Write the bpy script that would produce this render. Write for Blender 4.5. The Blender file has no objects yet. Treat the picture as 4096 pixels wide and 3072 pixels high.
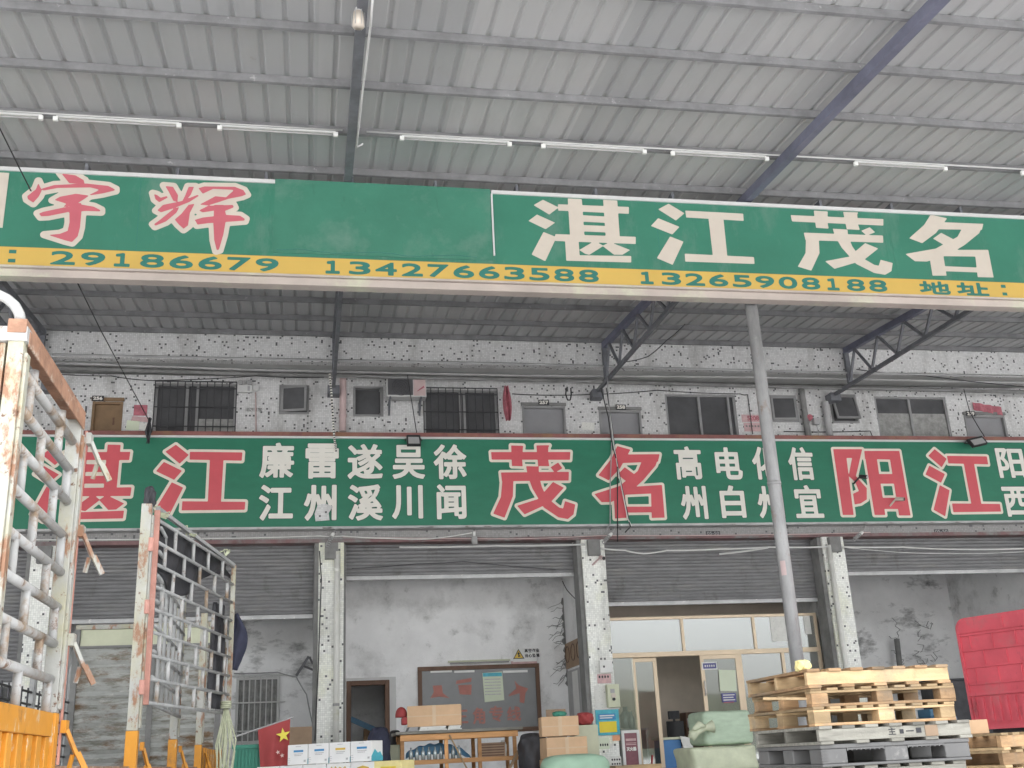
import bpy, bmesh, math, random
import numpy as np
from mathutils import Vector, Matrix
random.seed(7); rng = np.random.default_rng(7)
SC = bpy.context.scene
COL = SC.collection
R = math.radians

# ---------------------------------------------------------------- camera
FPX = 4301.55                      # focal length in pixels of the 4096 px wide photograph
_y, _t, _r = -0.19339621, 0.33410041, -0.04880217
cy, sy, ct, st, cr, sr = math.cos(_y), math.sin(_y), math.cos(_t), math.sin(_t), math.cos(_r), math.sin(_r)
_B = np.array([[1, 0, 0], [0, 0, -1], [0, 1, 0.]])
CM = (np.array([[cr, -sr, 0], [sr, cr, 0], [0, 0, 1]]) @ np.array([[1, 0, 0], [0, ct, st], [0, -st, ct]])
      @ _B @ np.array([[cy, sy, 0], [-sy, cy, 0], [0, 0, 1]]))
EYE = np.array([0, 0, 1.5])
cam = bpy.data.cameras.new('camera'); camo = bpy.data.objects.new('camera', cam); COL.objects.link(camo)
cam.sensor_width = 36; cam.lens = 36 * FPX / 4096; cam.clip_end = 2000; cam.clip_start = 0.05
mw = Matrix.Identity(4)
for i in range(3):
    mw[i][0] = CM[0][i]; mw[i][1] = -CM[1][i]; mw[i][2] = -CM[2][i]; mw[i][3] = EYE[i]
camo.matrix_world = mw
SC.camera = camo

# ---------------------------------------------------------------- light
EXPOSURE = 2.7
SC.view_settings.view_transform = 'Standard'; SC.view_settings.look = 'None'
SC.view_settings.exposure = EXPOSURE; SC.view_settings.gamma = 1
W = bpy.data.worlds.new('World'); SC.world = W; W.use_nodes = True
nt = W.node_tree; nt.nodes.clear()
sky = nt.nodes.new('ShaderNodeTexSky'); sky.sky_type = 'NISHITA'; sky.sun_disc = False
sky.sun_elevation = R(72); sky.sun_rotation = R(10); sky.dust_density = 4; sky.air_density = 1.0
hs = nt.nodes.new('ShaderNodeHueSaturation'); hs.inputs['Saturation'].default_value = 0.12   # overcast: grey sky
bg = nt.nodes.new('ShaderNodeBackground'); bg.inputs['Strength'].default_value = 0.15
wo = nt.nodes.new('ShaderNodeOutputWorld')
nt.links.new(sky.outputs[0], hs.inputs['Color']); nt.links.new(hs.outputs[0], bg.inputs[0]); nt.links.new(bg.outputs[0], wo.inputs[0])
sun = bpy.data.lights.new('sun', 'SUN'); sun.energy = 1.2; sun.angle = R(25); sun.color = (1, .97, .93)
suno = bpy.data.objects.new('sun', sun); COL.objects.link(suno)
suno.rotation_euler = (R(-18), 0, R(-10)); suno.location = (0, 20, 40)

# ---------------------------------------------------------------- pixel <-> world
S = 4096 / 2212                     # coordinates below were read off a 2212 px wide view
def _ray(u, v):
    return CM.T @ np.array([u * S - 2048, v * S - 1536, FPX])
def P(u, v, Y):
    d = _ray(u, v); return Vector(EYE + d * (Y / d[1]))
def PX(u, v, X):
    d = _ray(u, v); return Vector(EYE + d * (X / d[0]))
def rect(u0, v0, u1, v1, Y):
    um, vm = (u0 + u1) / 2, (v0 + v1) / 2
    return P(u0, vm, Y).x, P(u1, vm, Y).x, P(um, v1, Y).z, P(um, v0, Y).z

# ---------------------------------------------------------------- materials
def newmat(name):
    m = bpy.data.materials.new(name); m.use_nodes = True
    n = m.node_tree.nodes; b = n['Principled BSDF']
    return m, n, m.node_tree.links, b
def mixc(n, l, fac, a, b, mode='MIX'):
    x = n.new('ShaderNodeMix'); x.data_type = 'RGBA'; x.blend_type = mode
    for k, v in ((0, fac), (6, a), (7, b)):
        if isinstance(v, (int, float)): x.inputs[k].default_value = v
        elif isinstance(v, tuple): x.inputs[k].default_value = (*v[:3], 1)
        else: l.new(v, x.inputs[k])
    return x.outputs[2]
def noise(n, l, scale, detail=4, rough=.6, vec=None, sc3=None):
    if vec is None:
        tc = n.new('ShaderNodeTexCoord'); vec = tc.outputs['Object']
    if sc3:
        mp = n.new('ShaderNodeMapping'); mp.inputs['Scale'].default_value = sc3; l.new(vec, mp.inputs[0]); vec = mp.outputs[0]
    t = n.new('ShaderNodeTexNoise'); t.inputs['Scale'].default_value = scale; t.inputs['Detail'].default_value = detail
    t.inputs['Roughness'].default_value = rough; l.new(vec, t.inputs['Vector'])
    return t.outputs['Fac']
def ramp(n, l, fac, lo, hi, a=0., b=1.):
    r = n.new('ShaderNodeMapRange'); r.inputs[1].default_value = lo; r.inputs[2].default_value = hi
    r.inputs[3].default_value = a; r.inputs[4].default_value = b; r.clamp = True
    l.new(fac, r.inputs[0]); return r.outputs[0]
def mat(name, col, rough=.7, metal=0., var=.18, scale=2.5, sc3=None, dirt=None, bump=0., bscale=40, spec=.4):
    """base colour with uneven tone; dirt = (colour, scale, lo, hi, sc3) patches of wear with their own shape"""
    m, n, l, b = newmat(name)
    f = noise(n, l, scale, 6, .65, sc3=sc3)
    f2 = ramp(n, l, f, .3, .7)
    c = mixc(n, l, f2, tuple(x * (1 - var) for x in col), tuple(min(1, x * (1 + var)) for x in col))
    for d in (dirt or []):
        g = ramp(n, l, noise(n, l, d[1], 8, .7, sc3=d[4] if len(d) > 4 else None), d[2], d[3])
        c = mixc(n, l, g, c, d[0])
    if 'wood' in name or 'pine' in name:          # each board has its own tone
        at_ = n.new('ShaderNodeAttribute'); at_.attribute_name = 'tone'
        c = mixc(n, l, 1., c, ramp(n, l, at_.outputs['Fac'], 0, 1, .55, 1.15), 'MULTIPLY')
    l.new(c, b.inputs['Base Color'])
    b.inputs['Roughness'].default_value = rough; b.inputs['Metallic'].default_value = metal
    b.inputs['Specular IOR Level'].default_value = spec
    if bump:
        bp = n.new('ShaderNodeBump'); bp.inputs['Strength'].default_value = bump; bp.inputs['Distance'].default_value = .02
        l.new(noise(n, l, bscale, 5, .6), bp.inputs['Height']); l.new(bp.outputs[0], b.inputs['Normal'])
    return m
def mosaic(name, col, dark=.07, tile=.035, tint=None):
    m, n, l, b = newmat(name)
    tc = n.new('ShaderNodeTexCoord')
    sc = n.new('ShaderNodeVectorMath'); sc.operation = 'SCALE'; sc.inputs['Scale'].default_value = 1 / tile
    ad = n.new('ShaderNodeVectorMath'); ad.operation = 'ADD'; ad.inputs[1].default_value = (.313, .417, .271)
    l.new(tc.outputs['Object'], sc.inputs[0]); l.new(sc.outputs[0], ad.inputs[0])
    fl = n.new('ShaderNodeVectorMath'); fl.operation = 'FLOOR'; l.new(ad.outputs[0], fl.inputs[0])
    wn = n.new('ShaderNodeTexWhiteNoise'); wn.noise_dimensions = '3D'; l.new(fl.outputs[0], wn.inputs['Vector'])
    isd = n.new('ShaderNodeMath'); isd.operation = 'LESS_THAN'; isd.inputs[1].default_value = dark; l.new(wn.outputs['Value'], isd.inputs[0])
    sep = n.new('ShaderNodeSeparateColor'); l.new(wn.outputs['Color'], sep.inputs[0])
    c = mixc(n, l, sep.outputs[1], tuple(x * .86 for x in col), tuple(min(1, x * 1.08) for x in col))
    if tint: c = mixc(n, l, ramp(n, l, noise(n, l, .9, 4), .5, .7, 0, .6), c, tint)
    fr = n.new('ShaderNodeVectorMath'); fr.operation = 'FRACTION'; l.new(ad.outputs[0], fr.inputs[0])
    sx = n.new('ShaderNodeSeparateXYZ'); l.new(fr.outputs[0], sx.inputs[0])
    g = []
    for k in (0, 2):
        h = n.new('ShaderNodeMath'); h.operation = 'LESS_THAN'; h.inputs[1].default_value = .11; l.new(sx.outputs[k], h.inputs[0]); g.append(h.outputs[0])
    mx = n.new('ShaderNodeMath'); mx.operation = 'MAXIMUM'; l.new(g[0], mx.inputs[0]); l.new(g[1], mx.inputs[1])
    c = mixc(n, l, mx.outputs[0], c, tuple(x * .72 for x in col))
    c = mixc(n, l, isd.outputs[0], c, (.10, .10, .105))
    st_ = ramp(n, l, noise(n, l, 1.2, 8, .7, sc3=(1.6, 1, .35)), .52, .75, 0, .55)
    c = mixc(n, l, st_, c, (.16, .155, .14))
    l.new(c, b.inputs['Base Color']); b.inputs['Roughness'].default_value = .45
    return m
def glassmat(name, tint, refl=.3, opac=.0, solid=(.3, .3, .3)):
    m, n, l, b = newmat(name); n.remove(b); out = n['Material Output']
    tr = n.new('ShaderNodeBsdfTransparent'); tr.inputs[0].default_value = (*tint, 1)
    gl = n.new('ShaderNodeBsdfGlossy'); gl.inputs['Roughness'].default_value = .03; gl.inputs[0].default_value = (.9, .92, .92, 1)
    df = n.new('ShaderNodeBsdfDiffuse'); df.inputs[0].default_value = (*solid, 1)
    a = n.new('ShaderNodeMixShader'); a.inputs[0].default_value = opac; l.new(tr.outputs[0], a.inputs[1]); l.new(df.outputs[0], a.inputs[2])
    lw = n.new('ShaderNodeLayerWeight'); lw.inputs[0].default_value = refl
    f = ramp(n, l, lw.outputs['Fresnel'], 0, 1, .06, .9)
    m2 = n.new('ShaderNodeMixShader'); l.new(f, m2.inputs[0]); l.new(a.outputs[0], m2.inputs[1]); l.new(gl.outputs[0], m2.inputs[2])
    l.new(m2.outputs[0], out.inputs[0]); return m

M = {}
M['ground'] = mat('yard_concrete', (.48, .48, .48), .9, var=.12, scale=.6, dirt=[((.3, .29, .27), .8, .55, .75)], bump=.3)
M['dock'] = mat('dock_concrete', (.60, .60, .585), .85, var=.15)
M['roof'] = None
M['steel'] = mat('purlin_steel', (.20, .20, .205), .6, var=.25, scale=3, dirt=[((.45, .45, .44), 9, .62, .75)])
M['truss'] = mat('truss_paint', (.15, .155, .17), .55, var=.25, scale=4)
M['rafter'] = mat('rafter_blue_paint', (.15, .155, .21), .5, var=.25, scale=2)
M['pole'] = mat('pole_galvanised', (.33, .33, .33), .55, metal=.15, var=.25, scale=5, sc3=(1, 1, .3), dirt=[((.26, .19, .145), 2.5, .56, .66, (1, 1, .5)), ((.40, .40, .39), 7, .58, .70), ((.2, .2, .2), 14, .64, .72)])
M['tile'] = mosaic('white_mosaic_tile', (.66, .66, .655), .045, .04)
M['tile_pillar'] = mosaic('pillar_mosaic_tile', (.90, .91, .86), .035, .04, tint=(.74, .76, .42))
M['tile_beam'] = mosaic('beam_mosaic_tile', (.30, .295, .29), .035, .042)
M['redtile'] = mat('red_coping_tile', (.24, .10, .09), .5, var=.3, scale=2, dirt=[((.27, .16, .08), 1.1, .5, .7)])
M['redcourse'] = mat('dull_red_tile_course', (.20, .115, .115), .6, var=.3, scale=1.5, dirt=[((.22, .215, .21), 1.3, .48, .62)])
M['paintceil'] = mat('gallery_ceiling_paint', (.5, .5, .49), .9, var=.12)
M['plaster'] = mat('interior_plaster', (.86, .86, .86), .9, var=.08, scale=1.3, dirt=[((.52, .52, .51), 1.1, .5, .75), ((.36, .36, .35), 2.2, .60, .80), ((.30, .29, .28), 12, .70, .76)], bump=.4)
M['plaster_dirty'] = mat('sooty_plaster', (.84, .84, .84), .9, var=.1, scale=1.2, dirt=[((.2, .2, .2), 1.0, .52, .68, (1, 1, 2.0))], bump=.25)
M['concrete'] = mat('bare_concrete', (.22, .22, .215), .9, var=.25, scale=3)
M['shutter'] = mat('shutter_metal', (.225, .225, .23), .5, metal=.3, var=.2, scale=2, sc3=(1, 1, 6), dirt=[((.29, .285, .27), 1.2, .54, .72, (.6, 1, 3)), ((.13, .125, .12), 2, .55, .72, (1, 1, .6)), ((.5, .5, .48), 12, .70, .74)])
M['rail'] = mat('shutter_rail_metal', (.42, .42, .42), .45, metal=.4, var=.2, dirt=[((.7, .69, .66), 7, .62, .7)])
M['darkmetal'] = mat('dark_metal', (.055, .055, .06), .5, var=.3)
M['alu'] = mat('window_aluminium', (.30, .30, .30), .45, metal=.3, var=.15)
M['darkglass'] = mat('dark_window_glass', (.10, .101, .105), .16, var=.2, scale=1.5)
M['screen'] = mat('insect_screen', (.10, .10, .105), .8, var=.2)
M['curtain'] = mat('curtain_cloth', (.30, .30, .29), .9, var=.3, scale=8)
M['doorgrey'] = mat('grey_door_paint', (.27, .27, .28), .55, var=.08)
M['doorbrown'] = mat('brown_door_paint', (.23, .15, .085), .5, var=.15, scale=3)
M['whitepaint'] = mat('white_paint', (.58, .58, .57), .5, var=.06)
M['whiteplastic'] = mat('white_plastic', (.72, .72, .70), .4, var=.08)
M['pvc'] = mat('pvc_pipe', (.70, .70, .66), .4, var=.1, scale=2, dirt=[((.5, .5, .36), 2, .55, .75)])
M['signgreen'] = mat('sign_green', (.045, .185, .125), .38, var=.10, scale=.9, dirt=[((.11, .22, .17), 1.6, .52, .72, (1.2, 1, .5)), ((.03, .12, .085), 3, .60, .78, (2.5, 1, .25))], bump=.12, bscale=3)
M['signpatch'] = mat('sign_green_patch', (.052, .19, .13), .42, var=.12, scale=1.1, dirt=[((.12, .23, .18), 1.4, .5, .72), ((.04, .13, .095), 6, .62, .76, (1, 1, .5))], bump=.2, bscale=2)
M['signyellow'] = mat('sign_yellow', (.58, .39, .10), .4, var=.05, scale=1)
M['signcream'] = mat('sign_cream', (.56, .50, .43), .4, var=.05)
M['signred'] = mat('sign_red', (.50, .125, .155), .4, var=.06)
M['signtext'] = mat('sign_text_green', (.035, .17, .14), .4, var=.05)
M['soffit'] = mat('sign_soffit_metal', (.46, .40, .36), .5, var=.12, scale=1.2, dirt=[((.55, .58, .42), 1, .5, .7)])
M['bangreen'] = mat('banner_green', (.025, .175, .105), .45, var=.10, scale=1.5, sc3=(1, 1, 2.5), bump=.35, bscale=5)
M['banred'] = mat('banner_red', (.60, .10, .12), .45, var=.06)
M['bancream'] = mat('banner_cream', (.72, .66, .56), .5, var=.06)
M['banwhite'] = mat('banner_white', (.74, .72, .66), .5, var=.06)
M['banshadow'] = mat('banner_text_edge', (.03, .08, .06), .6, var=.05)
M['wire'] = mat('black_cable', (.03, .03, .032), .6, var=.2)
M['greywire'] = mat('grey_cable', (.33, .33, .33), .6, var=.2)
M['whitewire'] = mat('white_cable', (.68, .68, .66), .5, var=.1)
M['conduit'] = mat('conduit_pipe', (.40, .40, .40), .5, var=.2, scale=2)
M['lampglass'] = mat('lamp_glass', (.37, .37, .365), .2, var=.03)
M['goldframe'] = mat('champagne_aluminium', (.62, .50, .36), .38, metal=.25, var=.08)
M['glass'] = glassmat('shop_glass', (.84, .87, .84), .34, .06, (.34, .36, .33))
M['glass_frost'] = glassmat('film_glass', (.8, .82, .8), .52, .40, (.42, .43, .40))
M['wood'] = mat('pallet_wood', (.46, .29, .155), .8, var=.34, scale=3, sc3=(1, 6, 6), dirt=[((.20, .135, .085), 4, .53, .72), ((.30, .24, .17), 1.4, .5, .66)], bump=.2)
M['wood_pale'] = mat('pallet_wood_pale', (.56, .40, .225), .8, var=.2, scale=3, sc3=(1, 6, 6), dirt=[((.28, .19, .11), 4, .55, .74), ((.36, .29, .2), 1.6, .52, .66)], bump=.2)
M['wood_grey'] = mat('weathered_wood', (.27, .26, .225), .85, var=.3, scale=3, sc3=(1, 8, 8), dirt=[((.22, .2, .17), 4, .58, .76)], bump=.2)
M['tablewood'] = mat('bench_pine', (.62, .33, .14), .7, var=.2, scale=3, sc3=(1, 6, 6))
M['greyplastic'] = mat('grey_pallet_plastic', (.155, .153, .15), .5, var=.12, scale=4, dirt=[((.34, .33, .31), 6, .62, .75)])
M['cardboard'] = mat('cardboard', (.62, .42, .26), .85, var=.10, scale=3)
M['cardboard2'] = mat('cardboard_dark', (.33, .235, .16), .85, var=.12, scale=3)
M['tape'] = mat('packing_tape', (.62, .46, .30), .35, var=.08)
M['boxwhite'] = mat('white_carton', (.80, .80, .79), .55, var=.04)
M['boxblue'] = mat('carton_print_blue', (.05, .25, .50), .5, var=.15)
M['boxteal'] = mat('carton_print_teal', (.08, .42, .52), .5, var=.2, scale=8)
M['boxgold'] = mat('carton_print_gold', (.70, .48, .08), .5, var=.12)
M['boxgrey'] = mat('carton_print_grey', (.48, .48, .48), .6, var=.3, scale=60)
M['boxyellow'] = mat('yellow_carton', (.80, .70, .32), .5, var=.1, scale=5)
M['sack'] = mat('green_woven_sack', (.43, .54, .41), .55, var=.14, scale=4, sc3=(1, 1, 3), bump=.35, bscale=9)
M['sack2'] = mat('pale_green_sack', (.56, .60, .44), .55, var=.14, scale=4, bump=.4, bscale=8)
M['sack3'] = mat('mint_sack', (.36, .54, .40), .5, var=.1, scale=3, bump=.2, bscale=9)
M['crate'] = mat('green_crate_plastic', (.04, .23, .16), .5, var=.15)
M['flagred'] = mat('flag_red', (.34, .055, .055), .7, var=.12)
M['staryellow'] = mat('star_yellow', (.72, .62, .08), .6, var=.05)
M['starpale'] = mat('star_pale', (.62, .42, .38), .6, var=.05)
M['black'] = mat('black_plastic', (.025, .025, .027), .5, var=.3)
M['tarp'] = mat('dark_tarpaulin', (.045, .045, .05), .65, var=.35, scale=4, bump=.6, bscale=5)
M['navy'] = mat('navy_cloth', (.035, .038, .065), .8, var=.3, scale=6, bump=.5, bscale=8)
M['rope'] = mat('pale_rope', (.46, .48, .34), .8, var=.2, scale=20)
M['paintwhite'] = mat('worn_white_truck_paint', (.42, .42, .39), .5, var=.15, scale=4,
                      dirt=[((.40, .38, .26), 1.8, .44, .62, (1.5, 1.5, .8)), ((.30, .165, .10), 4.5, .52, .59, (1.5, 1.5, .7)), ((.16, .09, .06), 16, .60, .66)], bump=.15)
M['tubepaint'] = mat('cage_tube_paint', (.44, .44, .43), .42, var=.15, scale=5, dirt=[((.30, .22, .15), 3.2, .50, .62), ((.17, .105, .07), 11, .57, .66)])
M['tubegrey'] = mat('grey_cage_tube', (.36, .365, .36), .5, var=.25, scale=5, dirt=[((.33, .25, .18), 5, .62, .74)])
M['rust'] = mat('rusty_steel', (.36, .20, .13), .7, var=.35, scale=6, dirt=[((.58, .52, .44), 5, .55, .68)], bump=.3)
M['redrust'] = mat('red_primer_strip', (.50, .25, .20), .6, var=.25, scale=5, dirt=[((.55, .46, .38), 4, .55, .7)])
M['orange'] = mat('orange_truck_paint', (.62, .27, .03), .45, var=.12, scale=3, dirt=[((.62, .50, .33), 9, .60, .65, (1.6, 1.6, .5)), ((.28, .14, .05), 4, .58, .70)])
M['tailmetal'] = mat('weathered_tail_panel', (.44, .45, .43), .5, metal=.2, var=.2, scale=2, sc3=(1, 1, 3),
                     dirt=[((.20, .13, .075), 1.5, .50, .62, (1, 1, 3.2)), ((.24, .24, .2), 3, .50, .64, (1, 1, 5)), ((.58, .58, .55), 2.2, .56, .66, (1, 1, 3))])
M['redbody'] = mat('red_cargo_paint', (.66, .10, .13), .48, var=.12, scale=2, dirt=[((.44, .17, .17), 1.5, .5, .72), ((.30, .06, .07), 5, .58, .72, (1, 1, .4)), ((.55, .38, .35), 16, .67, .72)])
M['rubber'] = mat('tyre_rubber', (.03, .03, .03), .85, var=.2)
M['acwhite'] = mat('aircon_white', (.55, .55, .54), .5, var=.1)
M['acpink'] = mat('aircon_faded_panel', (.55, .42, .41), .5, var=.12)
M['redpaper'] = mat('faded_red_paper', (.42, .14, .17), .8, var=.3, scale=10)
M['pinkpaper'] = mat('pink_notice_paper', (.56, .38, .38), .8, var=.15, scale=10)
M['paper'] = mat('notice_paper', (.72, .72, .68), .7, var=.08, scale=6, dirt=[((.45, .45, .43), 25, .58, .66)])
M['greenpaper'] = mat('pale_green_paper', (.66, .72, .56), .7, var=.05)
M['bluesign'] = mat('blue_label', (.10, .10, .26), .5, var=.1)
M['blackpaint'] = mat('plate_black', (.035, .035, .04), .5, var=.1)
M['brownframe'] = mat('brown_wood_frame', (.25, .14, .09), .6, var=.25, scale=5, sc3=(1, 1, .3))
M['board'] = mat('grey_glass_board', (.19, .195, .2), .25, var=.15, scale=1.2)
M['redletter'] = mat('faded_red_letter', (.42, .17, .14), .6, var=.15, scale=8)
M['beige'] = mat('beige_wall', (.66, .57, .48), .85, var=.08)
M['bluemetal'] = mat('blue_steel', (.06, .16, .26), .5, var=.15)
M['bluecab'] = mat('blue_cabinet', (.06, .19, .42), .45, var=.1)
M['meter'] = mat('meter_box_paint', (.55, .57, .42), .5, var=.1)
M['yellowpaint'] = mat('yellow_print', (.78, .62, .04), .5, var=.08)
M['maroon'] = mat('cabinet_glass_maroon', (.22, .08, .10), .3, var=.2, scale=6)
M['bottle'] = glassmat('bottle_plastic', (.72, .8, .8), .55, .4, (.62, .72, .74))
M['orangepaper'] = mat('orange_notice', (.75, .36, .20), .7, var=.1)
M['hill'] = mat('hill_green', (.055, .062, .045), .95, var=.35, scale=.05)
def roofmat():
    m, n, l, b = newmat('roof_sheet_steel')
    tc = n.new('ShaderNodeTexCoord'); sx = n.new('ShaderNodeSeparateXYZ'); l.new(tc.outputs['Object'], sx.inputs[0])
    dv = n.new('ShaderNodeMath'); dv.operation = 'DIVIDE'; dv.inputs[1].default_value = .84; l.new(sx.outputs[0], dv.inputs[0])
    fl = n.new('ShaderNodeMath'); fl.operation = 'FLOOR'; l.new(dv.outputs[0], fl.inputs[0])
    wn = n.new('ShaderNodeTexWhiteNoise'); wn.noise_dimensions = '1D'; l.new(fl.outputs[0], wn.inputs['W'])
    c = mixc(n, l, wn.outputs['Value'], (.385, .39, .395), (.475, .475, .475))
    g = ramp(n, l, noise(n, l, 1.2, 8, .7, sc3=(2, .35, 1)), .5, .75, 0, .35)
    c = mixc(n, l, g, c, (.30, .30, .295))
    r_ = ramp(n, l, noise(n, l, 2.2, 9, .75, sc3=(1, .6, 1)), .64, .74, 0, .7); c = mixc(n, l, r_, c, (.24, .20, .17))
    l.new(c, b.inputs['Base Color']); b.inputs['Roughness'].default_value = .5; b.inputs['Metallic'].default_value = .1
    return m
M['roof'] = roofmat()

# ---------------------------------------------------------------- mesh kit
class MB:
    def __init__(self): self.v = []; self.f = []
    def add(self, vs, fs):
        k = len(self.v); self.v += [tuple(p) for p in vs]; self.f += [tuple(i + k for i in f) for f in fs]; return self
    def bx(self, x0, x1, y0, y1, z0, z1):
        if x0 > x1: x0, x1 = x1, x0
        if y0 > y1: y0, y1 = y1, y0
        if z0 > z1: z0, z1 = z1, z0
        return self.add([(x0, y0, z0), (x1, y0, z0), (x1, y1, z0), (x0, y1, z0), (x0, y0, z1), (x1, y0, z1), (x1, y1, z1), (x0, y1, z1)],
                 [(0, 3, 2, 1), (4, 5, 6, 7), (0, 1, 5, 4), (1, 2, 6, 5), (2, 3, 7, 6), (3, 0, 4, 7)])
    def obx(self, mtx, sx, sy_, sz):
        vs = [mtx @ Vector((a * sx / 2, b * sy_ / 2, c * sz / 2)) for c in (-1, 1) for a, b in ((-1, -1), (1, -1), (1, 1), (-1, 1))]
        return self.add(vs, [(0, 3, 2, 1), (4, 5, 6, 7), (0, 1, 5, 4), (1, 2, 6, 5), (2, 3, 7, 6), (3, 0, 4, 7)])
    def bar(self, a, b, w, h=None, up=(0, 0, 1)):
        """square bar from a to b"""
        a, b = Vector(a), Vector(b); h = h or w; d = (b - a); L = d.length; d.normalize(); up = Vector(up)
        if abs(d.dot(up)) > .98: up = Vector((0, 1, 0))
        s = d.cross(up).normalized(); t = s.cross(d)
        m_ = Matrix((s, d, t)).transposed().to_4x4(); m_.translation = (a + b) / 2
        return self.obx(m_, w, L, h)
    def tube(self, pts, r, n=8, caps=True, closed=False):
        pts = [Vector(p) for p in pts]; k = len(self.v); N = len(pts); ref = None
        rs = r if isinstance(r, (list, tuple)) else [r] * N
        for i, p in enumerate(pts):
            d = (pts[min(i + 1, N - 1)] - pts[max(i - 1, 0)]).normalized()
            if ref is None: ref = Vector((0, 0, 1)) if abs(d.z) < .9 else Vector((0, 1, 0))
            s = d.cross(ref).normalized(); t = s.cross(d).normalized(); ref = t
            for j in range(n):
                a = 2 * math.pi * j / n; self.v.append(tuple(p + (s * math.cos(a) + t * math.sin(a)) * rs[i]))
        for i in range(N - 1):
            for j in range(n):
                self.f.append((k + i * n + j, k + i * n + (j + 1) % n, k + (i + 1) * n + (j + 1) % n, k + (i + 1) * n + j))
        if caps:
            self.f.append(tuple(k + j for j in range(n))[::-1]); self.f.append(tuple(k + (N - 1) * n + j for j in range(n)))
        return self
    def prism(self, poly, y0, y1):
        """poly in (x, z), extruded along y"""
        n = len(poly)
        vs = [(x, y0, z) for x, z in poly] + [(x, y1, z) for x, z in poly]
        return self.add(vs, [tuple(range(n)), tuple(range(2 * n - 1, n - 1, -1))] + [(i, i + n, (i + 1) % n + n, (i + 1) % n) for i in range(n)])
    def grid(self, fn, nu, nv):
        k = len(self.v)
        for i in range(nu + 1):
            for j in range(nv + 1): self.v.append(tuple(fn(i / nu, j / nv)))
        for i in range(nu):
            for j in range(nv):
                a = k + i * (nv + 1) + j; self.f.append((a, a + nv + 1, a + nv + 2, a + 1))
        return self
    def parts(self, name, m, parent=None, put=None, **k):
        """every separate piece becomes a mesh object of its own"""
        root = list(range(len(self.v)))
        def find(i):
            while root[i] != i: root[i] = root[root[i]]; i = root[i]
            return i
        for f in self.f:
            a = find(f[0])
            for i in f[1:]: root[find(i)] = a
        G = {}
        for f in self.f: G.setdefault(find(f[0]), []).append(f)
        for fs in G.values():
            ids = sorted({i for f in fs for i in f}); mp = {i: j for j, i in enumerate(ids)}
            q = MB(); q.v = [self.v[i] for i in ids]; q.f = [tuple(mp[i] for i in f) for f in fs]
            o = q.build(name, m, parent, **k)
            if put: put(o)
    def build(self, name, m, parent=None, bevel=0, smooth=False, solid=0, subsurf=0):
        me = bpy.data.meshes.new(name); me.from_pydata(self.v, [], self.f)
        mn = m if isinstance(m, str) else ''
        if 'wood' in mn:
            root = list(range(len(self.v)))
            def find(i):
                while root[i] != i: root[i] = root[root[i]]; i = root[i]
                return i
            for f in self.f:
                for i in f[1:]: root[find(i)] = find(f[0])
            tone = {}; at_ = me.attributes.new('tone', 'FLOAT', 'FACE')
            for f, d in zip(self.f, at_.data): d.value = tone.setdefault(find(f[0]), random.random())
        bm = bmesh.new(); bm.from_mesh(me); bmesh.ops.recalc_face_normals(bm, faces=bm.faces); bm.to_mesh(me); bm.free()
        o = bpy.data.objects.new(name, me); COL.objects.link(o)
        if m is not None: me.materials.append(M[m] if isinstance(m, str) else m)
        if smooth:
            for p in me.polygons: p.use_smooth = True
        if parent is not None: setpar(o, parent)
        if solid:
            d = o.modifiers.new('solid', 'SOLIDIFY'); d.thickness = solid; d.offset = 0
        if subsurf:
            d = o.modifiers.new('sub', 'SUBSURF'); d.levels = d.render_levels = subsurf
        if bevel:
            d = o.modifiers.new('bevel', 'BEVEL'); d.width = bevel; d.segments = 2; d.limit_method = 'ANGLE'
        return o
def worldloc(o):
    m_ = o.matrix_basis.copy(); p = o.parent
    while p is not None: m_ = p.matrix_basis @ m_; p = p.parent
    return m_
def setpar(o, parent):
    """parent keeping the mesh where it was built in the world"""
    o.parent = parent; o.matrix_parent_inverse = Matrix.Identity(4)
    o.matrix_basis = worldloc(parent).inverted()
def tag(o, label, cat, group=None, kind=None):
    if label: o['label'] = label
    if cat: o['category'] = cat
    if group: o['group'] = group
    if kind: o['kind'] = kind
    return o
def thing(name, label, cat, loc=(0, 0, 0), group=None, rz=0):
    o = bpy.data.objects.new(name, None); COL.objects.link(o); o.location = loc; o.rotation_euler = (0, 0, rz); o.empty_display_size = .2
    return tag(o, label, cat, group)
def struct(mb, name, m):
    o = mb.build(name, m); o['kind'] = 'structure'; return o
def copy_tree(o, parent=None):
    c = o.copy(); COL.objects.link(c)
    if parent is not None: c.parent = parent
    for ch in [x for x in bpy.data.objects if x.parent == o]: copy_tree(ch, c)
    return c
def hull_holes(mb, x0, x1, z0, z1, y0, y1, holes):
    """a wall slab with rectangular openings"""
    xs = sorted({x0, x1, *[h[0] for h in holes], *[h[1] for h in holes]})
    xs = [x for x in xs if x0 <= x <= x1]
    for a, b in zip(xs, xs[1:]):
        mid = (a + b) / 2; cut = sorted((h[2], h[3]) for h in holes if h[0] < mid < h[1]); z = z0
        for c, d in cut:
            if c > z: mb.bx(a, b, y0, y1, z, c)
            z = max(z, d)
        if z < z1: mb.bx(a, b, y0, y1, z, z1)
    return mb
def frame_box(mb, x0, x1, z0, z1, y0, y1, w):
    mb.bx(x0, x1, y0, y1, z1 - w, z1); mb.bx(x0, x1, y0, y1, z0, z0 + w)
    mb.bx(x0, x0 + w, y0, y1, z0 + w, z1 - w); mb.bx(x1 - w, x1, y0, y1, z0 + w, z1 - w); return mb
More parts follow.
